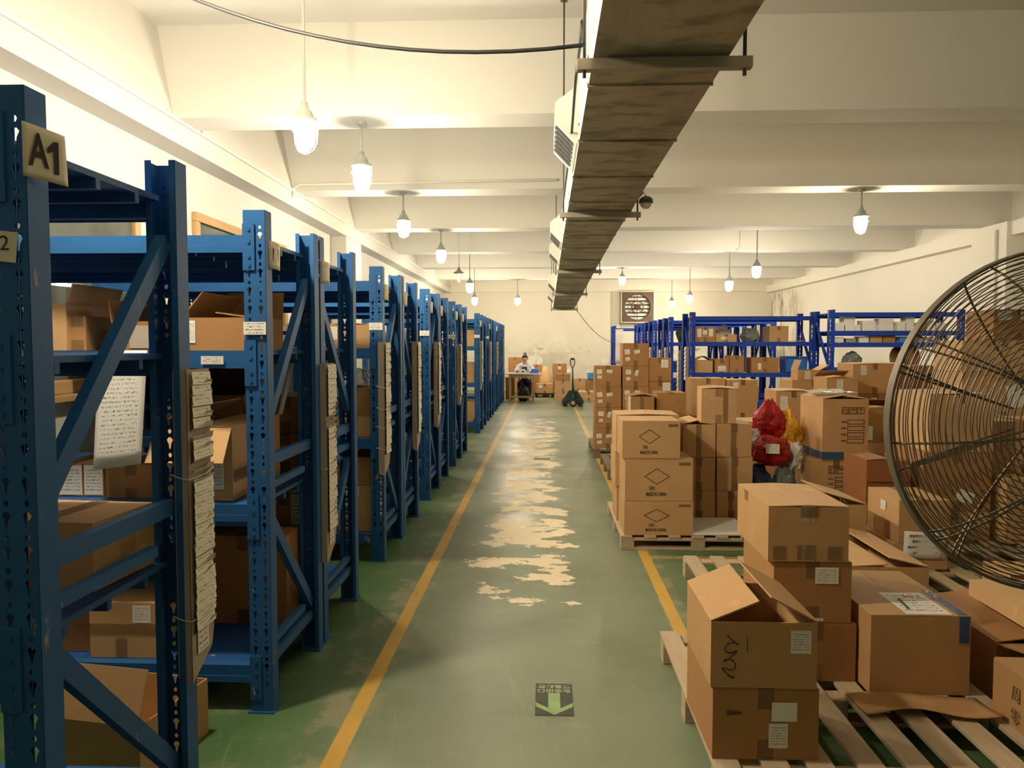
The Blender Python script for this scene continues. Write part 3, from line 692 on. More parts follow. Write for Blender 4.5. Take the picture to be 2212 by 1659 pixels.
# ================================================================ CARTONS
def carton(label, x, y, z, w, d, h, rz=0.0, tone=0, flaps=None, seam='y', tape='tape', marks=(), group=None, name='cardboard_carton', tapes=(), gape=0.0, bulge=0.0):
    """x: centre, y: front face, z: base.  flaps: {'L':deg,...} 0 = folded shut, 90 = upright, 180 = out flat.
    marks: (face, u, v, width, height, style[, turn]) as fractions of the face"""
    mt = 'cb%d' % tone
    jr = random.Random(label); h -= .003
    t = thing(name, label, 'box', (x + jr.uniform(-.004, .004), y + d/2 + jr.uniform(-.005, .005), z), R(rz + jr.uniform(-.7, .7)), group)
    b = MB(); e = .005; th = .005; H = h - th; a, c = w/2, d/2
    i = [(-a, -c), (a, -c), (a, c), (-a, c)]; q = [(-a + e, -c + e), (a - e, -c + e), (a - e, c - e), (-a + e, c - e)]
    opened = flaps is not None and any(v > 4 for v in flaps.values())
    for k in range(4):
        l = (k + 1) % 4; p0, p1, q0, q1 = i[k], i[l], q[k], q[l]
        m0 = ((p0[0] + p1[0])/2, (p0[1] + p1[1])/2); nx, ny = (p1[1] - p0[1]), -(p1[0] - p0[0]); L = math.hypot(nx, ny); bx, by = m0[0] + nx/L*bulge, m0[1] + ny/L*bulge
        if bulge:
            mid = (bx, by, H*.5)
            b.face([(*p0, 0), (*p1, 0), mid], 0, None, True); b.face([(*p1, 0), (*p1, H), mid], 0, None, True); b.face([(*p1, H), (*p0, H), mid], 0, None, True); b.face([(*p0, H), (*p0, 0), mid], 0, None, True)
        else: b.face([(*p0, 0), (*p1, 0), (*p1, H), (*p0, H)])
        b.face([(*p0, H), (*p1, H), (*q1, H), (*q0, H)]); b.face([(*q1, e), (*q0, e), (*q0, H), (*q1, H)])
    b.face([(*i[3], 0), (*i[2], 0), (*i[1], 0), (*i[0], 0)]); b.face([(*q[0], e), (*q[1], e), (*q[2], e), (*q[3], e)])
    b.build('carton_body', mt, t)
    if flaps is None: flaps = {'L': gape, 'R': gape} if seam == 'y' else {'F': gape, 'B': gape}
    for k, ang in flaps.items():
        if k in 'LR': n = min(w/2, .30) - .001; ln = d; hx, hy, rot = (-a if k == 'L' else a), 0, (0 if k == 'L' else pi)
        else: n = (min(d/2, .30) if seam == 'x' else min(w/2, d/2, .30)) - .001; ln = w; hx, hy, rot = 0, (-c if k == 'F' else c), (pi/2 if k == 'F' else -pi/2)
        f = MB(); f.box(0, n, -ln/2 + .002, ln/2 - .002, 0, th)
        o = f.build('flap', mt, t, (hx, hy, H)); o.rotation_euler = (0, -R(ang), rot)
    tp = MB(); s = .027; r = .0012
    if tape and not opened:
        k = min(.07, h*.3)
        if seam == 'y':
            tp.box(-s, s, -c - r, c + r, h, h + r); tp.box(-s, s, -c - r, -c, h - k, h + r); tp.box(-s, s, c, c + r, h - k, h + r); b2 = MB().box(-s, s, -c - r, -c, 0.001, k)
        else:
            tp.box(-a - r, a + r, -s, s, h, h + r); tp.box(-a - r, -a, -s, s, h - k, h + r); tp.box(a, a + r, -s, s, h - k, h + r); b2 = MB().box(-a - r, -a, -s, s, 0.001, k)
        tp.build('packing_tape', tape, t); b2.build('packing_tape', tape, t)
    for f, u0, u1, v0, v1, tm in tapes:     # extra strips of tape on a face
        q_ = MB(); T = face_T(f, (u0 + u1)/2, (v0 + v1)/2, w, d, h, .0016 + bulge); fw, fh = face_wh(f, w, d, h)
        q_.box(-(u1 - u0)*fw/2, (u1 - u0)*fw/2, -(v1 - v0)*fh/2, (v1 - v0)*fh/2, -.0004, .0006, 0, T); q_.build('tape_strip', tm, t)
    for mk in marks:
        f, u, v, mw, mh, st = mk[:6]; turn = R(mk[6]) if len(mk) > 6 else 0.0
        fw, fh = face_wh(f, w, d, h); T = face_T(f, u, v, w, d, h, .0022 + bulge) @ Matrix.Rotation(turn, 4, 'Z')
        if st in STYLES: STYLES[st](t, T, mw*fw, mh*fh)
        elif st.startswith('text:'):
            _, s_, inkm = st.split(':'); writing(s_, mh*fh, T, inkm, t, 'printed_text', .0008 if mw else 0, mw*fw)
        else:
            q_ = MB(); q_.rect(T, mw*fw, mh*fh); q_.build('paper_label', st, t)
    return t
def face_wh(f, w, d, h): return (w, h) if f in 'FB' else (d, h) if f in 'LR' else (w, d)
def face_T(f, u, v, w, d, h, off):
    a, c = w/2, d/2
    if f == 'F': return TR(((u - .5)*w, -c - off, v*h), rx=pi/2)
    if f == 'L': return TR((-a - off, -(u - .5)*d, v*h), rx=pi/2, rz=-pi/2)
    if f == 'R': return TR((a + off, (u - .5)*d, v*h), rx=pi/2, rz=pi/2)
    return TR(((u - .5)*w, (v - .5)*d, h + off))
# printed marks ------------------------------------------------------------
def outline(b, pts, T, wd):
    n = len(pts); P = [Vector((*p, 0)) for p in pts]
    for k in range(n):
        p, q = P[k], P[(k + 1) % n]; d = (q - p).normalized(); s = Vector((-d.y, d.x, 0))*wd/2; p = p - d*wd/2; q = q + d*wd/2
        b.face([T @ (p - s), T @ (q - s), T @ (q + s), T @ (p + s)])
def poly(b, pts, T): b.face([T @ Vector((*p, 0)) for p in pts])
def st_diamond(t, T, w, h):
    b = MB(); outline(b, [(-w/2, 0), (0, -h/2), (w/2, 0), (0, h/2)], T, .0045); b.build('printed_diamond', 'ink', t)
def st_icons(t, T, w, h):     # this-way-up, keep-dry and fragile signs over a ruled form
    b = MB(); s = w/3.6
    for k in range(3):
        cx = (-1.18 + k*1.18)*s; cy = h*.34
        outline(b, [(cx - s*.48, cy - s*.48), (cx + s*.48, cy - s*.48), (cx + s*.48, cy + s*.48), (cx - s*.48, cy + s*.48)], T, .007)
        if k == 0:
            for e in (-.2, .2): poly(b, [(cx + (e - .06)*s, cy - .25*s), (cx + (e + .06)*s, cy - .25*s), (cx + (e + .06)*s, cy + .1*s), (cx + (e - .06)*s, cy + .1*s)], T); poly(b, [(cx + (e - .16)*s, cy + .1*s), (cx + (e + .16)*s, cy + .1*s), (cx + e*s, cy + .32*s)], T)
            poly(b, [(cx - .36*s, cy - .36*s), (cx + .36*s, cy - .36*s), (cx + .36*s, cy - .3*s), (cx - .36*s, cy - .3*s)], T)
        elif k == 1:
            poly(b, [(cx + .36*s*cos(pi*q/8), cy + .02*s + .28*s*sin(pi*q/8)) for q in range(9)], T); poly(b, [(cx - .025*s, cy - .34*s), (cx + .025*s, cy - .34*s), (cx + .025*s, cy + .05*s), (cx - .025*s, cy + .05*s)], T)
        else:
            poly(b, [(cx - .1*s, cy - .02*s), (cx + .1*s, cy - .02*s), (cx + .24*s, cy + .34*s), (cx - .24*s, cy + .34*s)], T); poly(b, [(cx - .03*s, cy - .3*s), (cx + .03*s, cy - .3*s), (cx + .03*s, cy), (cx - .03*s, cy)], T); poly(b, [(cx - .18*s, cy - .34*s), (cx + .18*s, cy - .34*s), (cx + .18*s, cy - .28*s), (cx - .18*s, cy - .28*s)], T)
    for k in range(4):
        y = h*.06 - k*h*.155
        outline(b, [(-w*.22, y - h*.05), (w*.47, y - h*.05), (w*.47, y + h*.05), (-w*.22, y + h*.05)], T, .007)
        poly(b, [(-w*.48, y - h*.02), (-w*.28, y - h*.02), (-w*.28, y + h*.02), (-w*.48, y + h*.02)], T)
    b.build('printed_signs', 'brown_ink', t)
def st_scribble(t, T, w, h):
    rnd = random.Random(5); b = MB(); pts = []
    for k in range(60):
        u = k/59; pts.append(T @ Vector((w*(.28*sin(u*23) + .2*(u - .5)), h*(u - .5) + h*.07*cos(u*31), .0004)))
    b.tube(pts, .0016, 4); b.tube([T @ Vector((w*.75, h*.18, 0)), T @ Vector((w*.72, h*.52, 0))], .0015, 4); b.build('handwriting', 'ink', t)
def st_scrawl(t, T, w, h):
    b = MB(); b.tube([T @ Vector((w*(k/40 - .5), h*.45*sin(k*1.15)*(1 - k/60), 0)) for k in range(41)], .0014, 4); b.build('handwriting', 'brown_ink', t)
STYLES = {'diamond': st_diamond, 'icons': st_icons, 'scribble': st_scribble, 'scrawl': st_scrawl}
def st_papers(t, T, w, h):
    q_ = MB(); q_.rect(T, w, h); o = q_.build('waybill', 'label', t)
    b = MB(); b.rect(T @ TR((w*.08, h*.34, .001), rz=.1), w*.22, h*.12); b.build('waybill_stamp', 'red', o)
    b = MB(); b.rect(T @ TR((-w*.26, -h*.05, .001), rz=-.12), w*.07, h*.5); b.build('waybill_stripe', 'ink', o)
STYLES['papers'] = st_papers
CN = (('F', .47, .58, .36, .37, 'diamond'), ('F', .40, .295, .09, .125, 'text:C/NO.:ink'), ('F', .46, .155, .30, .125, 'text:MADE IN CHINA:ink'), ('F', .88, .88, .17, .075, 'small_print'))
def st_small_print(t, T, w, h):
    b = MB(); n = 7
    for k in range(n): poly(b, [(-w/2 + w*k/n, -h/2), (-w/2 + w*(k + .78)/n, -h/2), (-w/2 + w*(k + .7)/n, h/2), (-w/2 + w*(k + .05)/n, h*.4)], T)
    b.build('printed_code', 'brown_ink', t)
STYLES['small_print'] = st_small_print
S3 = (('F', .17, .62, .20, .22, 'label', 4), ('F', .19, .30, .17, .16, 'small_label', 8), ('F', .55, .62, .22, .16, 'small_label', 12))
S3b = (('F', .22, .70, .20, .22, 'label', -3), ('F', .22, .38, .16, .16, 'small_label', 4), ('F', .54, .66, .12, .28, 'small_label', -14))
S3c = (('F', .17, .72, .20, .22, 'label', 3), ('F', .18, .46, .17, .16, 'small_label', -6), ('F', .56, .74, .22, .16, 'small_label', -8))
def lab(u=.3, v=.6, w=.28, h=.35, k='label', f='F', turn=0): return ((f, u, v, w, h, k, turn),)

carton('brown carton with a blank label above a printed one, bottom of the nearest stack', 0.756, 2.583, 0.1310, 0.359, 0.440, 0.2495, tone=2, group='cartons on the nearest pallet', marks=(('F',.675,.68,.24,.27,'paper'),('F',.62,.34,.18,.35,'label'),('F',.20,.66,.15,.12,'scrawl')))
carton('open brown carton with scribbled front, on top of the nearest stack', 0.749, 2.583, 0.3805, 0.357, 0.440, 0.2359, tone=0, group='cartons on the nearest pallet', flaps={'L': 23, 'R': 28}, marks=(('F',.845,.70,.19,.34,'label'),('F',.18,.44,.22,.62,'scribble')))
carton('plain brown carton at the bottom of the stack behind the open carton', 1.137, 3.218, 0.1310, 0.333, 0.500, 0.2492, tone=4, group='cartons on the nearest pallet')
carton('brown carton with a white shipping label, middle of the stack behind the open carton', 1.127, 3.218, 0.3802, 0.322, 0.500, 0.2610, tone=2, group='cartons on the nearest pallet', marks=lab(.68,.78,.30,.27)+lab(.57,.05,.15,.05,'small_label'))
carton('large carton with shiny clear tape on its lid, top of the second stack', 1.101, 3.218, 0.6412, 0.332, 0.520, 0.2373, tone=0, group='cartons on the nearest pallet', tape='clear_tape', gape=2.0, tapes=(('F',.40,.62,.80,.995,'tape'),('F',.06,.22,.03,.28,'tape'),('F',.36,.58,.03,.30,'tape'),('F',.74,.92,.03,.28,'tape'),('L',.25,.36,.80,.995,'tape')))
carton('big carton with papers and blue tape on its lid, on the nearest pallet', 1.520, 3.106, 0.1310, 0.395, 0.620, 0.3291, tone=0, group='cartons on the nearest pallet', tape=None, gape=0.6, tapes=(('F',.885,.985,.66,.998,'blue_tape'),('T',.89,.985,.02,.52,'blue_tape')), marks=(('T',.60,.24,.46,.44,'papers'),))
carton('carton with two printed black characters on its side, at the right edge', 1.993, 2.460, 0.1310, 0.515, 0.520, 0.2140, tone=0, seam='x', marks=(('L',.29,.60,0,.30,'text:\u5468:brown_ink'),('L',.29,.19,0,.30,'text:\u96f6:brown_ink')))
carton('open dark carton right of the big taped carton, its front flap folded out', 2.115, 3.160, 0.0000, 0.530, 0.600, 0.3350, tone=4, flaps={'F': 169, 'L': 9, 'R': 1})
carton('long flat taped carton lying across the open carton at the right edge', 2.167, 2.980, 0.3850, 0.385, 0.620, 0.0770, tone=3)
carton('long carton with half closed lid flaps just behind the big taped carton', 1.810, 4.060, 0.1310, 0.420, 0.740, 0.2540, tone=3, flaps={'L': 3, 'R': 13}, tapes=(('T',.30,.70,.88,.94,'clear_tape'),))
carton('carton with a raised dark lid peeking out behind the second stack', 1.755, 4.870, 0.1310, 0.550, 0.450, 0.4166, tone=3, flaps={'R': 16, 'L': 4})
carton('lower carton of the pair carrying the paper notice', 2.375, 4.880, 0.1310, 0.335, 0.500, 0.1619, tone=1, group='cartons behind the nearest pallets')
carton('upper carton of the notice stack, with torn top and small white side label', 2.396, 4.885, 0.2929, 0.315, 0.460, 0.2798, tone=1, group='cartons behind the nearest pallets', marks=lab(.55,.74,.16,.22,'small_label','L'), bulge=0.006)
carton('carton with a dark round hand hole below the fan guard', 2.710, 4.020, 0.0000, 0.580, 0.260, 0.3600, tone=1, group='cartons behind the nearest pallets', marks=(('F',.14,.72,.05,.05,'ink'),))
carton('reddish brown carton leaning open between the notice stack and the printed cartons', 2.485, 5.620, 0.0000, 0.310, 0.420, 0.7200, tone=5, group='cartons behind the nearest pallets', flaps={'F': 264, 'L': 4})
carton('diamond printed carton at the bottom of its front column', 0.858, 5.760, 0.1110, 0.518, 0.400, 0.2621, tone=1, group='diamond printed cartons on the second aisle pallet', marks=CN, tape=None)
carton('diamond printed carton in the middle of its front column', 0.858, 5.760, 0.3731, 0.509, 0.400, 0.3238, tone=1, group='diamond printed cartons on the second aisle pallet', marks=CN, tape=None)
carton('diamond printed carton on top of its front column', 0.800, 5.760, 0.6968, 0.432, 0.400, 0.2867, tone=1, group='diamond printed cartons on the second aisle pallet', marks=CN, tape=None)
carton('carton behind the lowest diamond carton, only its left side in view', 0.843, 6.220, 0.1110, 0.515, 0.420, 0.2890, tone=1, group='cartons behind the nearest pallets')
carton('carton behind the middle diamond carton, only its left side in view', 0.833, 6.220, 0.4000, 0.515, 0.420, 0.2900, tone=3, group='cartons behind the nearest pallets')
carton('carton with a pale lid showing behind the top diamond carton', 0.833, 6.220, 0.6900, 0.505, 0.420, 0.2950, tone=3, group='cartons behind the nearest pallets', gape=2)
carton('plain taped carton, lower left of the two columns beside the diamonds', 1.277, 6.330, 0.1110, 0.265, 0.400, 0.2360, tone=1, group='plain taped cartons beside the diamond column', tapes=(('F',.40,.56,.02,.98,'tape'),))
carton('plain taped carton, middle of the left column beside the diamonds', 1.272, 6.330, 0.3470, 0.265, 0.400, 0.2769, tone=1, group='plain taped cartons beside the diamond column', tapes=(('F',.40,.56,.02,.98,'tape'),))
carton('plain taped carton with a loose lid, top of the left column beside the diamonds', 1.268, 6.330, 0.6239, 0.265, 0.420, 0.2797, tone=3, group='plain taped cartons beside the diamond column', flaps={'L': 14, 'R': 6}, tapes=(('F',.40,.56,.02,.98,'tape'),))
carton('plain taped carton, lower right of the two columns beside the diamonds', 1.542, 6.340, 0.1110, 0.235, 0.400, 0.2341, tone=1, group='plain taped cartons beside the diamond column', tapes=(('F',.40,.56,.02,.98,'tape'),))
carton('plain taped carton, middle of the right column beside the diamonds', 1.565, 6.340, 0.3451, 0.290, 0.400, 0.2814, tone=1, group='plain taped cartons beside the diamond column', tapes=(('F',.40,.56,.02,.98,'tape'),))
carton('plain taped carton, third up in the right column, under the tilted carton', 1.558, 6.340, 0.6265, 0.285, 0.400, 0.2761, tone=1, group='plain taped cartons beside the diamond column', tapes=(('F',.40,.56,.02,.98,'tape'),))
carton('bright carton turned askew on top of the plain taped columns', 1.448, 6.360, 0.9036, 0.280, 0.340, 0.2917, tone=3, rz=-5, gape=4, tapes=(('F',.62,.76,.02,.98,'tape'),))
carton('carton with three white labels, bottom of the column beside the aisle', 0.860, 10.460, 0.1370, 0.355, 0.400, 0.2738, tone=2, group='cartons with three white labels in the tall aisle stack', marks=S3)
carton('carton with three white labels, second from bottom of the column beside the aisle', 0.860, 10.460, 0.4108, 0.354, 0.400, 0.2860, tone=2, group='cartons with three white labels in the tall aisle stack', marks=S3b)
carton('carton with three white labels, third from bottom of the column beside the aisle', 0.859, 10.460, 0.6968, 0.354, 0.400, 0.2852, tone=2, group='cartons with three white labels in the tall aisle stack', marks=S3)
carton('carton with three white labels, topmost of the column beside the aisle', 0.858, 10.460, 0.9820, 0.354, 0.400, 0.2844, tone=2, group='cartons with three white labels in the tall aisle stack', marks=S3c)
carton('carton with white labels, bottom of the tallest column of five', 1.233, 10.460, 0.1370, 0.353, 0.400, 0.2756, tone=2, group='cartons with three white labels in the tall aisle stack', marks=S3c)
carton('carton with white labels, second from bottom of the tallest column of five', 1.232, 10.460, 0.4126, 0.353, 0.400, 0.2855, tone=2, group='cartons with three white labels in the tall aisle stack', marks=S3)
carton('carton with white labels, third from bottom of the tallest column of five', 1.231, 10.460, 0.6981, 0.353, 0.400, 0.2847, tone=2, group='cartons with three white labels in the tall aisle stack', marks=S3c)
carton('carton with white labels, fourth from bottom of the tallest column of five', 1.230, 10.460, 0.9829, 0.353, 0.400, 0.2840, tone=2, group='cartons with three white labels in the tall aisle stack', marks=S3b)
carton('carton with white labels, topmost of the tallest column of five', 1.228, 10.460, 1.2668, 0.352, 0.400, 0.3083, tone=2, group='cartons with three white labels in the tall aisle stack', marks=S3)
carton('carton with one large label, bottom of the column right of the tallest', 1.572, 10.470, 0.1370, 0.297, 0.400, 0.3206, tone=2, group='cartons with three white labels in the tall aisle stack', marks=lab(.75,.72,.3,.34))
carton('carton with one large label, second from bottom of the column right of the tallest', 1.570, 10.470, 0.4576, 0.297, 0.400, 0.3169, tone=2, group='cartons with three white labels in the tall aisle stack', marks=lab(.72,.4,.3,.4))
carton('carton with one large label, third from bottom of the column right of the tallest', 1.569, 10.470, 0.7745, 0.297, 0.400, 0.2844, tone=2, group='cartons with three white labels in the tall aisle stack', marks=lab(.78,.68,.34,.5))
carton('carton with one large label, topmost of the column right of the tallest', 1.567, 10.470, 1.0589, 0.296, 0.400, 0.3151, tone=2, group='cartons with three white labels in the tall aisle stack', marks=lab(.70,.76,.32,.35))
carton('carton under the small carton with a white edge, bottom of its column', 1.135, 8.840, 0.1320, 0.330, 0.360, 0.3280, tone=2, group='cartons on the dark pallet in the aisle')
carton('carton under the small carton with a white edge, second from bottom', 1.135, 8.840, 0.4600, 0.330, 0.360, 0.3050, tone=2, group='cartons on the dark pallet in the aisle')
carton('small carton with a white left edge strip and bulging lid', 1.111, 8.840, 0.7650, 0.293, 0.360, 0.1990, tone=2, group='cartons on the dark pallet in the aisle', flaps={'L': 9, 'R': 12}, marks=(('F',.03,.5,.10,.98,'paper'),), tapes=(('F',.44,.60,.02,.98,'tape'),))
carton('carton at the bottom below the battered wide carton', 1.525, 8.920, 0.1320, 0.390, 0.400, 0.2880, tone=4, group='cartons on the dark pallet in the aisle')
carton('carton directly below the battered wide carton', 1.520, 8.920, 0.4200, 0.360, 0.400, 0.3350, tone=2, group='cartons on the dark pallet in the aisle', tapes=(('F',.02,.98,.86,.97,'tape'),))
carton('battered wide carton with a sagging lid, right of the white edged one', 1.469, 8.920, 0.7550, 0.337, 0.400, 0.2424, tone=2, group='cartons on the dark pallet in the aisle', bulge=0.012)
carton('lower carton left of centre in the pile before the right racks', 2.140, 10.100, 0.0000, 0.440, 0.440, 0.6200, tone=2, group='cartons in the middle pile right of the aisle')
carton('upper carton of the pile before the racks, beside the askew bright carton', 2.140, 10.100, 0.6200, 0.440, 0.440, 0.4939, tone=3, group='cartons in the middle pile right of the aisle')
carton('lower carton right of centre in the pile before the right racks', 2.555, 10.000, 0.0000, 0.370, 0.440, 0.6000, tone=2, group='cartons in the middle pile right of the aisle')
carton('carton with a pale torn lid behind the askew bright carton', 2.555, 10.000, 0.6000, 0.370, 0.440, 0.5009, tone=1, group='cartons in the middle pile right of the aisle', marks=lab(.25,.86,.2,.16,'paper'))
carton('lower carton under the one with two pale lid flaps', 2.125, 7.600, 0.1310, 0.450, 0.460, 0.3890, tone=1, group='cartons in the middle pile right of the aisle')
carton('carton with two pale lid flaps and a white label, behind the red bags', 2.160, 7.600, 0.5200, 0.400, 0.460, 0.2731, tone=1, group='cartons in the middle pile right of the aisle', gape=1.5, marks=lab(.18,.70,.13,.30), tape=None)
carton('bottom carton of the column behind the red bags', 2.590, 8.120, 0.1310, 0.420, 0.460, 0.3290, tone=1, group='cartons in the middle pile right of the aisle')
carton('middle carton of the column behind the red bags, with a white label', 2.610, 8.120, 0.4600, 0.420, 0.460, 0.2659, tone=2, group='cartons in the middle pile right of the aisle', marks=lab(.18,.76,.15,.4), bulge=0.004)
carton('top carton of the column behind the red bags, with a white label', 2.615, 8.120, 0.7259, 0.370, 0.440, 0.3439, tone=1, group='cartons in the middle pile right of the aisle', gape=3, marks=lab(.22,.62,.2,.42))
carton('carton printed with handling signs, under the one with blue tape', 2.470, 6.560, 0.1310, 0.420, 0.560, 0.4440, tone=1, group='cartons printed with handling signs', marks=(('F',.60,.60,.55,.62,'icons'),))
carton('carton printed with handling signs and a blue tape band, its top burst open', 2.535, 6.550, 0.5750, 0.380, 0.560, 0.5261, tone=1, group='cartons printed with handling signs', flaps={'L': 10, 'R': 6}, tapes=(('F',0,1,.01,.13,'blue_tape'),('L',0,1,.01,.13,'blue_tape')), marks=(('F',.66,.58,.52,.66,'icons'),))
carton('bottom carton below the two long flat cartons near the fan guard', 3.170, 9.100, 0.0000, 0.500, 0.500, 0.4600, tone=2, group='cartons in the middle pile right of the aisle')
carton('carton below the two long flat cartons near the fan guard', 3.170, 9.100, 0.4600, 0.500, 0.500, 0.4400, tone=2, group='cartons in the middle pile right of the aisle')
carton('long flat carton with a pale lid under the two small open cartons', 3.150, 9.100, 0.9000, 0.500, 0.500, 0.2322, tone=1, group='cartons in the middle pile right of the aisle')
carton('small open carton with two upright flaps and a white label', 3.095, 9.120, 1.1322, 0.250, 0.260, 0.1298, tone=1, group='cartons in the middle pile right of the aisle', flaps={'L': 70, 'R': 150}, marks=lab(.45,.5,.26,.75))
carton('carton at the bottom of the column left of the fan guard', 3.240, 8.500, 0.0000, 0.360, 0.400, 0.4600, tone=2, group='cartons in the middle pile right of the aisle')
carton('carton in the middle of the column left of the fan guard', 3.240, 8.500, 0.4600, 0.360, 0.400, 0.5300, tone=2, group='cartons in the middle pile right of the aisle')
carton('small open carton with dark raised lid, left of the fan guard', 3.250, 8.500, 0.9900, 0.340, 0.400, 0.2058, tone=1, group='cartons in the middle pile right of the aisle', flaps={'L': 6, 'B': 24}, marks=lab(.42,.6,.2,.55))
carton('bottom carton of the tall column touching the fan guard outline', 3.775, 8.900, 0.0000, 0.550, 0.460, 0.6400, tone=4, group='cartons in the middle pile right of the aisle')
carton('carton under the big pale topped one beside the fan guard', 3.785, 8.900, 0.6400, 0.530, 0.460, 0.3536, tone=2, group='cartons in the middle pile right of the aisle', marks=lab(.45,.72,.12,.3))
carton('big pale topped carton with a white label, beside the fan guard', 3.770, 8.900, 0.9936, 0.500, 0.460, 0.3451, tone=1, group='cartons in the middle pile right of the aisle', gape=1.0, marks=lab(.24,.78,.13,.32))
carton('bottom carton of the small column right of the blue taped one', 3.310, 7.500, 0.0000, 0.420, 0.420, 0.4400, tone=2, group='cartons in the middle pile right of the aisle')
carton('carton in the small column right of the blue taped one, second from bottom', 3.310, 7.500, 0.4400, 0.380, 0.420, 0.1705, tone=1, group='cartons in the middle pile right of the aisle')
carton('carton with a white label in the small column right of the blue taped one', 3.300, 7.500, 0.6105, 0.400, 0.420, 0.1798, tone=2, group='cartons in the middle pile right of the aisle', marks=lab(.08,.5,.14,.75))
carton('carton with a lifted lid topping the small column right of the blue taped one', 3.290, 7.500, 0.7902, 0.380, 0.420, 0.1570, tone=2, group='cartons in the middle pile right of the aisle', flaps={'B': 20, 'L': 2})
carton('bottom carton of the tall pile seen through the fan', 4.450, 7.600, 0.0000, 0.800, 0.550, 0.4200, tone=1, group='cartons seen through the fan guard')
carton('second carton up in the tall pile seen through the fan', 4.450, 7.600, 0.4200, 0.800, 0.550, 0.4100, tone=1, group='cartons seen through the fan guard')
carton('third carton up in the tall pile seen through the fan, wrapped in shiny film', 4.450, 7.600, 0.8300, 0.800, 0.550, 0.4590, tone=3, group='cartons seen through the fan guard', marks=lab(.66,.5,.24,.5,'paper','F',12))
carton('long bright carton near the top of the tall pile seen through the fan', 4.450, 7.600, 1.2890, 0.800, 0.550, 0.3083, tone=6, group='cartons seen through the fan guard')
carton('carton with two white labels crowning the pile seen through the fan', 4.610, 7.650, 1.5974, 0.500, 0.500, 0.2999, tone=2, group='cartons seen through the fan guard', marks=lab(.2,.8,.26,.3,'label')+lab(.6,.8,.2,.24,'small_label'))
carton('bottom carton behind the lower half of the fan guard', 2.970, 5.620, 0.1310, 0.500, 0.500, 0.2151, tone=1, group='cartons seen through the fan guard')
carton('brown carton with a white scrap on it, behind the lower half of the fan guard', 2.980, 5.620, 0.3461, 0.480, 0.500, 0.4279, tone=2, group='cartons seen through the fan guard', marks=lab(.62,.25,.26,.2,'paper','F',-20))
carton('wide carton with a pale lid behind the middle of the fan guard', 3.010, 5.640, 0.7740, 0.460, 0.560, 0.4234, tone=3, group='cartons seen through the fan guard', gape=2)
carton('bottom carton at the right edge behind the fan guard', 3.590, 5.540, 0.1310, 0.620, 0.500, 0.2290, tone=3, group='cartons seen through the fan guard')
carton('bright topped carton at the right edge behind the lower fan guard', 3.590, 5.540, 0.3600, 0.620, 0.500, 0.2400, tone=3, group='cartons seen through the fan guard')
carton('carton with a bright lid at the right edge behind the fan hub', 3.560, 5.800, 0.6000, 0.600, 0.460, 0.3869, tone=1, group='cartons seen through the fan guard')
carton('crate like brown carton behind the left side of the fan guard, lower one', 4.625, 9.700, 0.0000, 0.650, 0.500, 0.7800, tone=4, group='cartons seen through the fan guard')
carton('brown carton with dark hand slots behind the left side of the fan guard', 4.700, 9.700, 0.7800, 0.560, 0.500, 0.5116, tone=4, group='cartons seen through the fan guard', marks=(('F',.25,.74,.10,.16,'ink'),('F',.62,.74,.10,.16,'ink')))
carton('open labelled carton on the second highest shelf facing the camera', -1.389, 3.170, 1.5260, 0.277, 0.450, 0.1467, tone=2, group='cartons in the left racks', flaps={'L': 50, 'B': 100, 'R': 8}, marks=lab(.11,.55,.18,.66))
carton('tall open carton with a raised back flap, left on the second highest shelf', -2.151, 3.200, 1.5260, 0.178, 0.400, 0.2125, tone=1, group='cartons in the left racks', flaps={'B': 88, 'R': 110})
carton('narrow brown carton next to the tall open carton on the shelf', -2.023, 3.220, 1.5260, 0.077, 0.350, 0.1516, tone=2, group='cartons in the left racks')
carton('open carton with a grey sheet in front, behind the diagonal brace', -1.760, 3.200, 1.5260, 0.188, 0.400, 0.1327, tone=4, group='cartons in the left racks', flaps={'L': 95, 'B': 100}, marks=lab(.66,.45,.5,.75,'holder_card'))
carton('small carton covered by a printed label, left of its twin', -2.092, 3.240, 0.8860, 0.127, 0.320, 0.1467, tone=3, group='cartons in the left racks', marks=lab(.54,.5,.9,.9))
carton('small carton covered by a printed label, right of its twin, lid lifted', -1.981, 3.240, 0.8860, 0.088, 0.320, 0.1475, tone=3, group='cartons in the left racks', marks=lab(.5,.5,.92,.9), flaps={'B': 40, 'F': 14})
carton('dark brown carton under the hanging printed list', -1.798, 3.220, 0.8860, 0.225, 0.400, 0.1438, tone=4, group='cartons in the left racks')
carton('large labelled carton with a bright bent flap at the end of the third shelf', -1.492, 3.170, 0.8860, 0.335, 0.580, 0.3206, tone=3, group='cartons in the left racks', flaps={'F': 236, 'L': 30, 'R': 2}, marks=lab(.72,.36,.34,.42), tapes=(('R',.02,.98,.24,.40,'tape'),))
carton('open brown carton in the rack behind, above the bright bent flap', -1.765, 3.930, 0.8860, 0.370, 0.450, 0.4092, tone=4, group='cartons in the left racks', flaps={'L': 70, 'B': 80, 'R': 120})
carton('wide dark carton on the lowest shelf beside the card holder', -1.465, 3.580, 0.2010, 0.430, 0.200, 0.4312, tone=4, group='cartons in the left racks')
carton('taped carton with a square white label on the lowest shelf', -1.809, 3.160, 0.2010, 0.316, 0.420, 0.2440, tone=1, group='cartons in the left racks', marks=lab(.73,.80,.25,.32), tapes=(('F',0,1,.42,.62,'tape'),('F',.36,.52,.01,.36,'tape')), seam='x', tape=None)
carton('dented taped carton on the nearest rack, just above the crossbar', -1.365, 1.985, 0.8860, 0.330, 0.280, 0.1890, tone=1, group='cartons in the left racks', rz=-4, bulge=0.004)
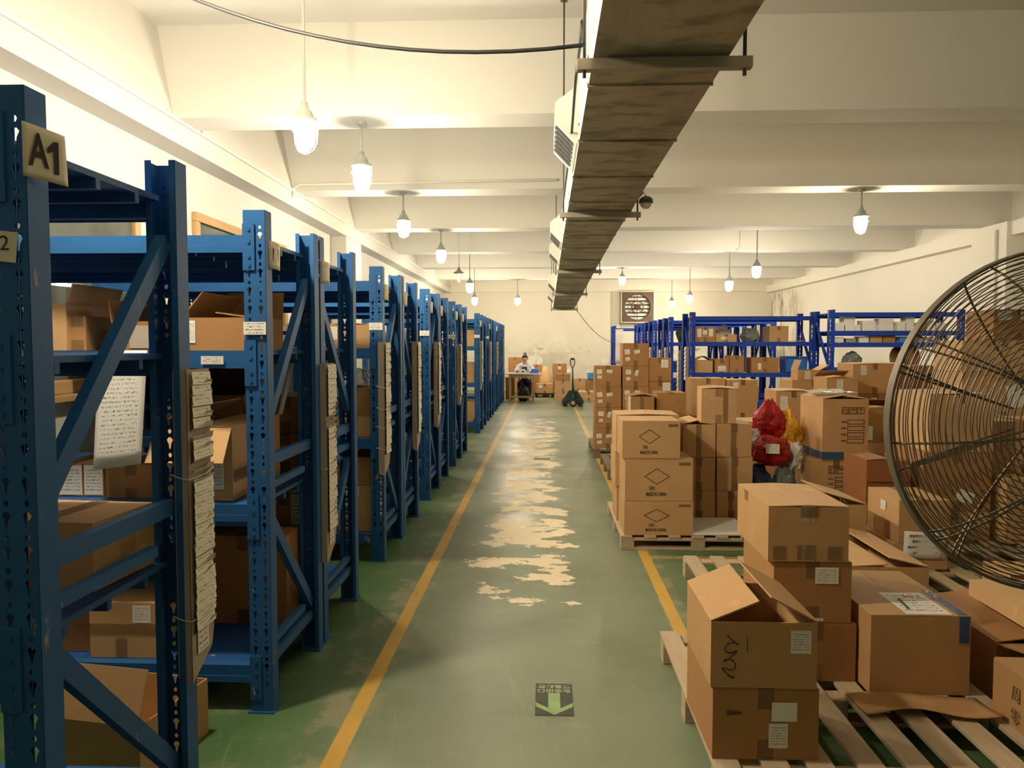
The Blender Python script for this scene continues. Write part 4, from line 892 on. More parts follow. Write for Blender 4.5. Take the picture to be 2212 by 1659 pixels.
carton('carton with a white printed label low behind the nearest crossbars', -2.200, 3.220, 0.2010, 0.400, 0.300, 0.5012, tone=4, group='cartons in the left racks')
carton('big open carton with a raised flap on the floor between the first racks', -1.561, 2.560, 0.0010, 0.379, 0.400, 0.2279, tone=1, group='cartons in the left racks', rz=-9, flaps={'F': 72})
carton('dark labelled carton on the lowest shelf behind the second diagonal brace', -1.375, 3.930, 0.2010, 0.250, 0.340, 0.5775, tone=2, group='cartons in the left racks', marks=lab(.80,.84,.3,.28))
carton('lower dark carton of two on the third shelf of the rack behind', -1.355, 3.920, 0.8860, 0.210, 0.400, 0.2049, tone=2, group='cartons in the left racks')
carton('upper dark carton of two on the third shelf of the rack behind', -1.355, 3.920, 1.0909, 0.210, 0.400, 0.1940, tone=2, group='cartons in the left racks')
carton('bright taped carton with a white label on the second highest shelf of the fourth rack', -1.407, 5.410, 1.5260, 0.315, 0.480, 0.1758, tone=1, group='cartons in the left racks', marks=lab(.13,.62,.22,.52), gape=4)
carton('carton with a white label in shiny wrap on the fourth rack, third shelf', -1.375, 5.430, 0.8860, 0.250, 0.450, 0.1546, tone=1, group='cartons in the left racks', marks=lab(.30,.4,.5,.8))
carton('carton heaped on the labelled one on the fourth rack, third shelf', -1.373, 5.440, 1.0406, 0.235, 0.430, 0.1998, tone=2, group='cartons in the left racks', bulge=0.01)
carton('tall carton with two small labels on the lowest shelf of the fourth rack', -1.375, 5.420, 0.2010, 0.250, 0.450, 0.3440, tone=1, group='cartons in the left racks', marks=lab(.42,.86,.38,.2,'small_label')+lab(.36,.62,.28,.16,'small_label'))
carton('carton stacked on the tall one on the lowest shelf of the fourth rack', -1.375, 5.420, 0.5450, 0.250, 0.450, 0.2052, tone=2, group='cartons in the left racks', flaps={'B': 10, 'L': 14}, marks=lab(.42,.6,.3,.5,'small_label'))
carton('brown carton low on the third rack, seen past the second card holder', -1.725, 4.000, 0.2010, 0.350, 0.350, 0.2590, tone=2, group='cartons in the left racks')
carton('pale carton on the second highest shelf of the rack past the wider gap', -1.400, 13.360, 1.5260, 0.300, 0.500, 0.2911, tone=3, group='cartons in the left racks')
carton('brown carton on the third shelf of the rack past the wider gap', -1.415, 13.360, 0.8860, 0.330, 0.500, 0.3557, tone=1, group='cartons in the left racks')
carton('brown carton on the lowest shelf of the rack past the wider gap', -1.415, 13.360, 0.2010, 0.290, 0.500, 0.3485, tone=1, group='cartons in the left racks')
carton('carton with three white labels at the left end of the top shelf', 2.697, 13.060, 1.6010, 0.337, 0.450, 0.2534, tone=2, group='cartons in the front right rack', marks=lab(.2,.6,.2,.55)+lab(.48,.64,.2,.3,'small_label')+lab(.78,.62,.2,.5))
carton('low carton with a small label on the top shelf of the front right rack', 3.050, 13.060, 1.6010, 0.351, 0.400, 0.1284, tone=1, group='cartons in the front right rack', marks=lab(.35,.5,.2,.4,'small_label'))
carton('tall carton with a folded side on the top shelf of the front right rack', 3.927, 13.070, 1.6010, 0.319, 0.400, 0.2679, tone=1, group='cartons in the front right rack')
carton('carton with lifted lid at the left end of the middle shelf', 2.681, 13.060, 1.0810, 0.299, 0.400, 0.2108, tone=1, group='cartons in the front right rack', flaps={'L': 25, 'R': 30})
carton('narrow labelled carton on the middle shelf of the front right rack', 2.980, 13.060, 1.0810, 0.237, 0.400, 0.2346, tone=2, group='cartons in the front right rack', marks=lab(.5,.3,.55,.4,'small_label'))
carton('tall narrow carton on the middle shelf of the front right rack', 3.232, 13.060, 1.0810, 0.237, 0.400, 0.2895, tone=2, group='cartons in the front right rack')
carton('wide carton with a small white label on the middle shelf, right part', 3.708, 13.060, 1.0810, 0.457, 0.420, 0.2585, tone=2, group='cartons in the front right rack', marks=lab(.30,.42,.12,.42,'small_label'))
carton('brown carton on the low shelf of the front right rack', 3.512, 13.080, 0.5810, 0.199, 0.380, 0.2646, tone=2, group='cartons in the front right rack')
carton('low carton on the lowest shelf of the front right rack', 3.487, 13.080, 0.3010, 0.279, 0.380, 0.1490, tone=2, group='cartons in the front right rack')
carton('tall carton standing behind the seated worker at her left', -0.935, 23.600, 0.0000, 0.430, 0.400, 1.1642, tone=2, group='cartons along the far wall')
carton('carton peeking out right of the seated worker', -0.260, 23.700, 0.0000, 0.320, 0.400, 0.9335, tone=2, group='cartons along the far wall')
carton('carton on a black trolley right of the desk', -0.020, 22.500, 0.1300, 0.480, 0.500, 0.2756, tone=1, group='cartons along the far wall', marks=lab(.25,.72,.22,.3,'paper'))
carton('tall carton with a pasted label against the far wall', 0.440, 23.600, 0.0000, 0.440, 0.400, 0.9654, tone=2, group='cartons along the far wall', marks=lab(.5,.88,.2,.1,'small_label'))
carton('bottom carton of the stack left of the pallet truck', 0.500, 21.300, 0.0000, 0.480, 0.500, 0.2610, tone=3, group='cartons along the far wall')
carton('middle carton of the stack left of the pallet truck', 0.500, 21.300, 0.2610, 0.440, 0.480, 0.2972, tone=3, group='cartons along the far wall')
carton('top carton of the stack left of the pallet truck', 0.495, 21.300, 0.5582, 0.410, 0.460, 0.1807, tone=2, group='cartons along the far wall')
carton('long carton with a bright lid right of the pallet truck', 1.210, 21.200, 0.0000, 0.700, 0.900, 0.2430, tone=6, group='cartons along the far wall')
carton('lower carton at the wall behind the pallet truck, left one', 1.030, 22.900, 0.0000, 0.340, 0.400, 0.5401, tone=3, group='cartons along the far wall')
carton('lower carton at the wall behind the pallet truck, right one under the blue bin', 1.455, 22.900, 0.0000, 0.490, 0.400, 0.5131, tone=2, group='cartons along the far wall')
carton('brown carton on the floor at the left end of the desk', -1.010, 21.750, 0.0000, 0.260, 0.400, 0.6266, tone=4, group='cartons along the far wall')

# ================================================================ PALLETS
def pallet(label, x0, x1, y0, y1, h, mat='wood', nb=7, bw=.09, along='y', rz=0.0, group='wooden pallets on the floor', ends=True):
    t = thing('wooden_pallet', label, 'pallet', ((x0 + x1)/2, (y0 + y1)/2, 0), R(rz), group)
    a, c = (x1 - x0)/2, (y1 - y0)/2
    if along == 'x': a, c = c, a
    def put(b, nm):
        o = b.build(nm, mat, t, bevel=.003)
        if along == 'x': o.rotation_euler = (0, 0, pi/2)
    for k in range(nb):
        x = -a + bw/2 + (2*a - bw)*k/(nb - 1); j = random.uniform(-.006, .006)
        put(MB().box(x - bw/2 + j, x + bw/2 + j, -c, c, h - .02, h), 'deck_board')
    for y in (-c + .05, 0, c - .05):
        put(MB().box(-a, a, y - .045, y + .045, h - .04, h - .0202), 'stringer')
        for x in (-a + .05, 0, a - .05): put(MB().box(x - .05, x + .05, y - .045, y + .045, .018, h - .0402), 'block')
        put(MB().box(-a, a, y - .045, y + .045, 0, .018), 'bottom_board')
    return t
pallet('slatted pallet nearest the camera, under the open carton stack', .575, 1.79, 2.50, 3.76, .13, nb=8)
pallet('slatted pallet right behind the nearest pallet, mostly under cartons', .93, 2.12, 4.02, 5.14, .13, nb=7)
pallet('slatted pallet under the carton with a taped paper notice', 2.18, 3.45, 4.30, 5.50, .13, nb=7)
pallet('wooden pallet under the cartons printed with diamonds', .575, 1.74, 5.74, 7.00, .11, nb=7)
pallet('dark pallet jutting into the aisle before the labelled carton stack', .72, 1.85, 8.75, 9.98, .13, 'wood_dark', nb=6)
pallet('dark pallet under the tall stack of cartons with three white labels each', .66, 1.86, 10.42, 11.6, .135, 'wood_dark', nb=7)
pallet('pallet under the bagged goods and the carton with blue tape', 1.82, 2.98, 6.32, 7.40, .13, nb=6)
pallet('pallet under the tall pile behind the fan guard', 2.68, 4.4, 5.50, 6.28, .13, nb=8)
pallet('pallet under the pile right of the red bags', 1.80, 2.98, 7.48, 8.65, .13, nb=6)
tag(MB().box(1.12, 1.56, 5.765, 6.31, .112, .127).build('foam_board', 'white_board', bevel=.002), 'white foam board lying on the pallet before plain cartons', 'board')
b = MB(); b.grid(lambda u, v: (-.25 + .5*u, -.10 + .2*v + .02*sin(u*5), .004 + .030*(1 - v)**2*(.4 + .6*sin(u*4.2)**2)), 14, 5)
o = b.build('cardboard_sheet', 'cb0', None, (1.475, 2.99, .132), solid=.004); tag(o, 'loose curled cardboard sheet at the foot of the big carton', 'cardboard')
o = sheet('paper_notice', [(2.265, 4.878, .205), (2.525, 4.876, .195), (2.525, 4.876, .365), (2.27, 4.878, .375)], 'paper', 'white paper notice with handwritten lines taped on a carton stack', 'notice', None, 5, -.006, (0, 1, 0))
for k_ in range(4):
    b = MB(); z_ = .345 - k_*.036; w_ = (.20, .16, .22, .15)[k_]
    b.tube([(-w_/2 + w_*q/120 + .004*sin(q*1.1), 0, .006*sin(q*.8 + k_) + .004*sin(q*2.3)) for q in range(121)], .0014, 4)
    b.build('handwriting', 'ink', o, (2.40, 4.8735, z_))

# ================================================================ BAGS AND LOOSE GOODS
def bag(name, label, x, y, z, sx, sy, sz, mat, seed, group=None, rough=.22, cat='bag', knot=False):
    import bmesh
    bm = bmesh.new(); bmesh.ops.create_icosphere(bm, subdivisions=5, radius=1)
    for v in bm.verts:
        p = v.co.copy(); q = p*1.6 + Vector((seed*3.1, seed*1.7, seed))
        r = 1 + rough*mnoise.noise(q) + rough*.5*abs(mnoise.noise(q*2.4)) + rough*.12*mnoise.noise(q*6)
        for sc_, am in ((1.3, .50), (2.6, .10)):
            ds = mnoise.voronoi(q*sc_)[0]; r -= rough*am*(.42 - min(.42, (ds[1] - ds[0])))
        p *= r; p.z = max(p.z, -.82)
        if knot and p.z > .55: s = 1 - (p.z - .55)*1.3; p.x *= max(s, .15); p.y *= max(s, .15); p.z += (p.z - .55)*.9
        v.co = (p.x*sx, p.y*sy, (p.z + .82)*sz/1.75)
    me = bpy.data.meshes.new(name); bm.to_mesh(me); bm.free(); me.materials.append(M[mat])
    for f in me.polygons: f.use_smooth = True
    o = place(name, me, None, (x, y, z)); return tag(o, label, cat, group)
bag('goods_bag', 'shiny red plastic bag on top of the bag pile', 2.02, 6.98, .72, .15, .14, .27, 'red', 3, 'bags piled beside the printed cartons', .3, knot=True)
o = bag('goods_bag', 'red plastic parcel with a square white label, in the bag pile', 1.97, 6.72, .50, .17, .12, .25, 'red', 5, 'bags piled beside the printed cartons', .25)
MB().rect(TR((-.03, -.150, .165), rx=R(66), rz=R(-14)), .11, .085).build('paper_label', 'label', o)
bag('goods_bag', 'crumpled yellow plastic film beside the red bag', 2.19, 6.98, .60, .11, .10, .30, 'yellow', 8, 'bags piled beside the printed cartons', .5, knot=True)
bag('goods_bag', 'crumpled white plastic bag left of the red parcels', 1.82, 6.86, .52, .12, .10, .26, 'white_film', 9, 'bags piled beside the printed cartons', .45)
bag('goods_bag', 'dark blue plastic bag at the foot of the bag pile', 1.84, 6.70, .132, .14, .16, .37, 'navy', 12, 'bags piled beside the printed cartons', .25)
bag('goods_bag', 'grey plastic bag at the foot of the bag pile', 2.10, 6.74, .132, .105, .13, .36, 'grey_film', 13, 'bags piled beside the printed cartons', .3)
bag('goods_bag', 'pale clear plastic bag between yellow film and the printed carton', 2.19, 6.76, .46, .075, .09, .22, 'white_film', 15, 'bags piled beside the printed cartons', .4)
bag('goods_bag', 'black plastic bag on the shelf between narrow carton and brace', -1.90, 3.42, 1.527, .045, .12, .12, 'black_film', 17, None, .5)
bag('goods_bag', 'black plastic bag heaped behind the large labelled carton', -1.525, 4.15, .887, .040, .17, .36, 'black_film', 19, None, .35)
bag('goods_bag', 'grey wrapped bundle on the top shelf of the front right rack', 3.50, 13.25, 1.602, .15, .15, .22, 'grey_film', 21, None, .3)
bag('goods_bag', 'white plastic bag beside the labelled cartons on the front right rack', 3.10, 13.58, 1.602, .14, .07, .27, 'white_film', 22, None, .4)
bag('goods_bag', 'olive cloth bundle on a rack behind the front right rack', 2.80, 15.45, 1.602, .18, .17, .30, 'olive', 23, None, .25)
bag('goods_bag', 'brown paper sack standing behind the trolley at the far wall', .02, 23.2, .001, .19, .18, .85, 'cb6', 25, None, .10, cat='sack')
bag('goods_bag', 'clear plastic bundle on the third shelf of the fourth rack', -1.38, 5.64, 1.245, .09, .13, .12, 'clear_film', 27, None, .4)
bag('plastic_film', 'crumpled clear film on top of the printed carton with blue tape', 2.50, 6.80, 1.112, .15, .17, .05, 'clear_film', 41, None, .5, cat='plastic film')
t = thing('parts_tray', 'grey tray with a red band on the second highest shelf behind the brace', 'tray', (-1.365, 4.15, 1.527))
MB().prism([(-.10, 0), (.10, 0), (.115, .13), (.105, .13), (.092, .01), (-.092, .01), (-.105, .13), (-.115, .13)], -.2, .2).build('tray_body', 'grey_plastic', t)
MB().box(-.118, .118, -.203, -.199, .075, .095).build('red_band', 'red', t)
t = thing('parts_bin', 'blue plastic bin on the middle shelf at the right end of the front right rack', 'bin', (4.235, 13.26, 1.081))
MB().prism([(-.175, 0), (.175, 0), (.185, .27), (.17, .27), (.16, .01), (-.16, .01), (-.17, .27), (-.185, .27)], -.18, .18).box(-.16, .16, -.18, -.172, 0, .24).box(-.16, .16, .172, .18, 0, .27).build('bin_body', 'bright_blue', t)
MB().tube([(-.183, -.182, .268), (.183, -.182, .268), (.183, .182, .268), (-.183, .182, .268)], .007, 6, closed=True).build('rim', 'sky_blue', t)
o = MB().box(-.14, .14, -.15, .15, 0, .006).build('cardboard_sheet', 'cb3', None, (4.27, 13.24, 1.612), solid=.001); o.rotation_euler = (0, R(-2), .08); tag(o, 'bent pale cardboard sheet sticking out of the top shelf of the front right rack', 'cardboard')

# small packets on the shelves of the rack beside the fan
def packet(x, y, z, w, d, h, mat, label, group):
    t = thing('parts_box', label, 'box', (x, y, z), 0, group)
    MB().box(-w/2, w/2, -d/2, d/2, 0, h*.93).build('box_body', mat, t, bevel=.004)
    MB().box(-w/2 - .003, w/2 + .003, -d/2 - .003, d/2 + .003, h*.68, h).build('lid', mat, t, bevel=.003)
rnd = random.Random(3)
pl = [(4.66, .13, 'paper'), (4.80, .24, 'white_plastic'), (4.93, .09, 'paper'), (5.10, .16, 'paper'), (5.37, .19, 'white_plastic'), (5.60, .14, 'paper'), (5.74, .22, 'white_plastic'), (5.90, .13, 'cb6'), (6.06, .16, 'paper'), (6.22, .12, 'white_plastic')]
for i, (x, h, m) in enumerate(pl):
    w = (.15, .17, .08, .20, .22, .13, .12, .16, .14, .15)[i]
    packet(x, 12.42, 1.771, w, .2, h, m, '%s small white packet from the left on the upper packet shelf' % (['first'] + ORD)[i], 'small packets on the upper shelf beside the fan')
for i, (x, h, m) in enumerate([(4.64, .12, 'paper'), (4.83, .10, 'grey_plastic'), (5.03, .14, 'paper'), (5.22, .15, 'cb1'), (5.42, .15, 'cb2'), (5.66, .14, 'sky_blue'), (5.86, .13, 'grey_plastic'), (6.06, .13, 'paper')]):
    packet(x, 12.42, 1.586, .15 if i not in (3, 4) else .18, .2, h*.7, m, '%s small box from the left on the lower packet shelf' % (['first'] + ORD)[i], 'small boxes on the lower shelf beside the fan')
t = thing('wire_spool', 'brown round spool lying on the low shelf left of the fan guard', 'spool', (5.75, 12.5, 1.181))
MB().lathe([(0, 0), (.17, 0), (.17, .03), (.10, .04), (.10, .26), (.17, .27), (.17, .30), (0, .30)], 24, T=TR((0, .0, .17), rx=R(90), rz=R(30)) @ TR((0, 0, -.15))).build('spool_body', 'cb4', t)
bag('goods_bag', 'grey bag with a white tag on the low shelf left of the fan', 4.90, 12.45, 1.181, .14, .13, .24, 'grey_film', 31, None, .3)
packet(5.35, 12.42, 1.181, .46, .22, .09, 'white_board', 'long white flat box on the low shelf left of the fan', None)
o = sheet('plastic_sheet', [(2.02, 22.19, 1.02), (2.24, 22.19, 1.02), (2.24, 22.19, 2.0), (2.02, 22.19, 2.0)], 'clear_film', 'clear plastic sheet hanging on the last rack at the far right', 'plastic sheet', None, 6, .02, (0, -1, 0))
for i, (x, y, z0, z1, n) in enumerate(((2.385, 13.05, .95, 1.52, 8), (2.385, 13.76, .70, 1.45, 8), (2.385, 15.25, .80, 1.5, 8), (2.385, 16.0, .80, 1.45, 8), (2.385, 17.45, .85, 1.5, 8))):
    t = thing('card_holder', 'pale cardboard card holder on the rack ends right of the aisle, %s from the front' % (['first'] + ORD)[i], 'card holder', (x, y, z0), 0, 'pale card holders right of the aisle')
    MB().box(0, .004, 0, .18, 0, z1 - z0).box(0, .04, 0, .004, 0, z1 - z0).build('backing', 'holder_card', t)
    b = MB()
    for k in range(n): b.face([(-.012, .01, (z1 - z0)*(k + .1)/n), (-.012, .17, (z1 - z0)*(k + .1)/n), (-.001, .17, (z1 - z0)*(k + .95)/n), (-.001, .01, (z1 - z0)*(k + .95)/n)])
    b.build('job_card_row', 'paper', t)['kind'] = 'stuff'

# ================================================================ BIG PEDESTAL FAN
def big_fan():
    t = thing('pedestal_fan', 'big round wire guarded pedestal fan cut off by the right edge', 'fan', (FANX, FANY, 0))
    Tm = TR((0, 0, FANZ), rz=YAW) @ TR((0, 0, 0), rx=-PITCH*0)
    RR = .374
    def arc(rr, y, n=80): return [Tm @ Vector((rr*cos(2*pi*k/n), y, rr*sin(2*pi*k/n))) for k in range(n)]
    def prof(u, front):     # noqa     # guard profile: radius and depth for u 0 (rim) .. 1 (hub)
        a = u*pi/2; rr = .075 + (RR - .075)*(1 - u) if u > .14 else RR - .042*u/.14*.6
        dep = .155*(1 - (1 - u)**2.1) if front else .135*(1 - (1 - u)**2.4)
        return (.075 + (RR - .075)*(1 - u**1.15)), (-dep if front else dep*.35)
    for front, nm in ((True, 'front_guard'), (False, 'rear_guard')):
        g = MB(); n = 29 if front else 22
        for k in range(n + 1):
            u = (k/n)
            rr, y = prof(u, front); g.tube(arc(rr, y), .0014, 5, closed=True)
        for s in range(10):
            a = 2*pi*s/10 + (.13 if front else .31); da = (.035 if front else -.02)
            for off in ((-da, da) if s % 2 == 0 else (0,)):
                g.tube([Tm @ Vector((q[0]*cos(a + off*(1 - k/9)), q[1] + (.003 if front else -.003), q[0]*sin(a + off*(1 - k/9)))) for k, q in enumerate([prof(v/9, front) for v in range(10)])], .0026, 6)
        g.build(nm, 'wire', t)
    b = MB()
    for y in (-.010, -.005, 0, .005, .010): b.tube(arc(RR + .001, y, 96), .0040, 6, closed=True)
    b.build('rim', 'fan_grey', t)
    MB().lathe([(0, -.02), (.03, -.02), (.034, .0), (.034, .03), (0, .04)], 20, T=Tm @ TR((0, .01, 0), rx=R(90))).build('hub', 'fan_grey', t)
    MB().lathe([(0, 0), (.085, 0), (.095, .02), (.095, .17), (.07, .21), (0, .21)], 24, T=Tm @ TR((0, -.06, 0), rx=R(90))).build('motor', 'fan_grey', t)
    for k, a in enumerate((R(197), R(317), R(77))):   # deeply pitched narrow blades
        f = MB(); n = 8
        rings = []
        for q in range(n + 1):
            rr = .05 + .29*q/n; cw = .020 + .020*sin(pi*min(1, q/n*1.1))*(1 if k == 0 else 2.0); tw = R(74 - 14*q/n) if k == 0 else R(52 - 12*q/n)
            ring = []
            for e, th in ((-1, -.0015), (1, -.0015), (1, .0015), (-1, .0015)):
                s_ = e*cw; p = Vector((rr, s_*sin(tw) + th*cos(tw), s_*cos(tw) - th*sin(tw)))
                ring.append(Tm @ (Matrix.Rotation(-a, 4, 'Y') @ p))
            rings.append(ring)
        f.ring_faces(rings, 0, False, False); f.build('fan_blade', 'fan_grey', t)
    p0 = Tm @ Vector((0.03, -.20, 0))
    MB().tube([(p0.x, p0.y, .03), (p0.x, p0.y, FANZ - .09)], .022, 14).tube([(p0.x, p0.y, .03), (p0.x, p0.y, .75)], .029, 14).build('pole', 'fan_grey', t)
    MB().lathe([(0, 0), (.24, 0), (.25, .012), (.22, .03), (.05, .05), (.035, .09), (0, .09)], 28, c=(p0.x, p0.y, 0)).build('base', 'black_gloss', t)
    MB().box(p0.x - .03, p0.x + .03, p0.y - .035, p0.y + .035, FANZ - .11, FANZ - .05).build('bracket', 'fan_grey', t)
FANX, FANY, FANZ = 1.125, 1.72, 1.383
big_fan()

# ================================================================ FLOOR SIGN
t = thing('floor_sign', 'dark floor sticker with a pale green arrow pointing at the viewer', 'floor sign', (0.042, 3.255, .001))
b = MB(); b.box(-.082, .082, -.13, .17, 0, .001); b.build('sign_plate', 'exit_black', t)
b = MB()
def fl(pts): b.face([(x, y, .0016) for x, y in pts])
fl([(-.026, .075), (-.026, -.066), (-.082, -.015), (-.078, -.055), (0, -.125), (.078, -.055), (.082, -.015), (.026, -.066), (.026, .075)])
b.build('arrow', 'exit_green', t)
for s_, y_ in (('\u5b89\u5168\u51fa\u53e3', .098), ('\u75cf\u6563\u901a\u9053' if 0 else '\u7d27\u6025\u758f\u6563', .142)):
    writing(s_, .038, TR((0, y_, .0016), rz=pi), 'exit_text', t, 'letters', .0008)
tag(MB().box(-.11, .11, -.05, .05, 0, .002).build('floor_patch', 'exit_black', None, (-.04, 10.35, 0)), 'small grey patch on the worn floor in the middle of the aisle', 'floor patch')

# ================================================================ FAR END: DESK, WORKER, PALLET TRUCK
t = thing('work_desk', 'simple wooden work desk at the far end of the aisle', 'desk', (-.60, 21.1, 0))
MB().box(-.47, .47, -.32, .32, .745, .775).build('desk_top', 'white_board', t, bevel=.004)
for x in (-.36, .20 + .06):
    for y in (-.27, .27): MB().box(x - .028, x + .028, y - .028, y + .028, 0, .745).build('leg', 'window_wood', t)
for y in (-.27, .27): MB().box(-.33, .23, y - .018, y + .018, .66, .73).build('apron', 'window_wood', t)
MB().box(-.33, .23, -.285, -.255, .10, .16).build('footrest', 'window_wood', t)
t = thing('packing_scale', 'white desktop scale with dark display on the work desk', 'scale', (-.68, 20.98, .776))
MB().prism([(-.14, 0), (.14, 0), (.14, .05), (.12, .09), (-.12, .09), (-.14, .05)], -.10, .12).build('scale_body', 'white_plastic', t)
MB().box(-.13, .13, -.09, .11, .092, .105).build('weighing_plate', 'white_plastic', t)
for x in (-.085, .07): MB().box(x - .03, x + .03, -.106, -.1, .025, .06).build('display', 'black', t)
t = thing('parts_bin', 'blue and white tray on the right end of the work desk', 'bin', (-.30, 20.98, .776))
MB().prism([(-.13, 0), (.13, 0), (.10, .115), (-.07, .115)], -.12, .12).build('bin_body', 'bright_blue', t)
MB().box(-.16, -.09, -.1, .1, 0, .12, 0, TR((0, 0, 0), ry=R(16))).build('paper_stack', 'paper', t)
t = thing('carton_trolley', 'flat black trolley under a carton right of the desk', 'trolley', (-.02, 22.75, 0))
MB().box(-.30, .30, -.28, .28, .085, .128).build('platform', 'black', t)
for x in (-.24, .24):
    for y in (-.22, .22): MB().lathe([(0, -.015), (.042, -.015), (.042, .015), (0, .015)], 16, T=TR((x, y, .042), rx=pi/2)).build('wheel', 'black', t)
t = thing('parts_bin', 'sky blue plastic bin on a carton at the far wall', 'bin', (1.44, 23.0, .62))
t.location.z = 0.513 + .001
MB().prism([(-.17, 0), (.17, 0), (.19, .2), (.18, .2), (.16, .01), (-.16, .01), (-.18, .2), (-.19, .2)], -.12, .12).box(-.165, .165, -.12, -.112, 0, .2).build('bin_body', 'sky_blue', t)
MB().box(-.2, .2, -.13, .13, .201, .225).build('rim', 'white_plastic', t)
MB().box(-.17, .17, -.1, .1, .226, .30).build('paper_stack', 'paper', t)
tag(MB().lathe([(.06, 0), (.045, .07), (.015, .13), (0, .14)], 12).build('paper_roll', 'paper', None, (.66, 21.5, 0.739 + .001)), 'white paper cone on the stack left of the pallet truck', 'paper')

def pallet_truck():
    t = thing('pallet_truck', 'dark green hand pallet truck parked at the end of the aisle', 'pallet truck', (.70, 19.2, 0))
    for x in (-.19, .19):
        MB().prism([(x - .08, .05), (x + .08, .05), (x + .08, .095), (x - .08, .095)], .18, 1.30).face([(x - .08, .18, .05), (x + .08, .18, .05), (x + .08, .18, .095), (x - .08, .18, .095)])
        b = MB(); b.box(x - .08, x + .08, .14, 1.30, .055, .098); b.build('fork', 'dark_green', t, bevel=.006)
        MB().lathe([(0, -.04), (.036, -.04), (.036, .04), (0, .04)], 14, T=TR((x, 1.12, .038), ry=pi/2)).build('fork_roller', 'black', t)
    MB().prism([(-.27, .09), (.27, .09), (.27, .15), (.10, .40), (-.10, .40), (-.27, .15)], .08, .14).build('frame', 'black_gloss', t, bevel=.006)
    MB().prism([(-.275, .085), (-.25, .085), (-.085, .40), (-.11, .40)], .06, .15).prism([(.25, .085), (.275, .085), (.11, .40), (.085, .40)], .06, .15).box(-.25, .25, .05, .15, .165, .185).build('frame_rail', 'dark_green', t)
    for x in (0.0,):
        for q in (-.05, .05):
            w = MB(); w.lathe([(.058, -.025), (.092, -.025), (.095, -.015), (.095, .015), (.092, .025), (.058, .025)], 24, T=TR((0, q, .095), rx=pi/2), caps=False); o = w.build('steer_wheel', 'black', t)
            MB().lathe([(0, -.02), (.062, -.02), (.062, .02), (0, .02)], 20, T=TR((0, q, .095), rx=pi/2)).build('wheel_hub', 'steel', o)
            sp = MB()
            for k in range(5): sp.bar((0, q - .022, .095), (.055*cos(k*1.257), q - .022, .095 + .055*sin(k*1.257)), .014, .006)
            sp.build('wheel_spokes', 'louvre', o)
    MB().lathe([(0, .19), (.055, .19), (.06, .22), (.045, .30), (.045, .42), (.03, .46), (0, .46)], 16).build('pump', 'dark_green', t)
    MB().tube([(0, -.02, .34), (-.015, -.05, .60), (-.02, -.07, .98)], [.034, .026, .020], 12).build('tiller', 'dark_green', t)
    MB().tube([(-.02, -.07, .97), (-.068, -.075, 1.05), (-.075, -.08, 1.17), (-.045, -.08, 1.215), (.005, -.08, 1.215), (.035, -.08, 1.17), (.028, -.075, 1.05), (-.02, -.07, .97)], .013, 8).build('handle_loop', 'dark_green', t)
    MB().bar((-.07, -.08, 1.195), (.03, -.08, 1.195), .03, .04).build('grip', 'black', t)
    MB().bar((-.02, -.078, 1.03), (-.02, -.08, 1.18), .012, .012).build('release_lever', 'steel', t)
    MB().tube([(.10, .1, .36), (.13, .05, .43), (.14, .05, .46)], .012, 6).build('pedal', 'black', t)
pallet_truck()

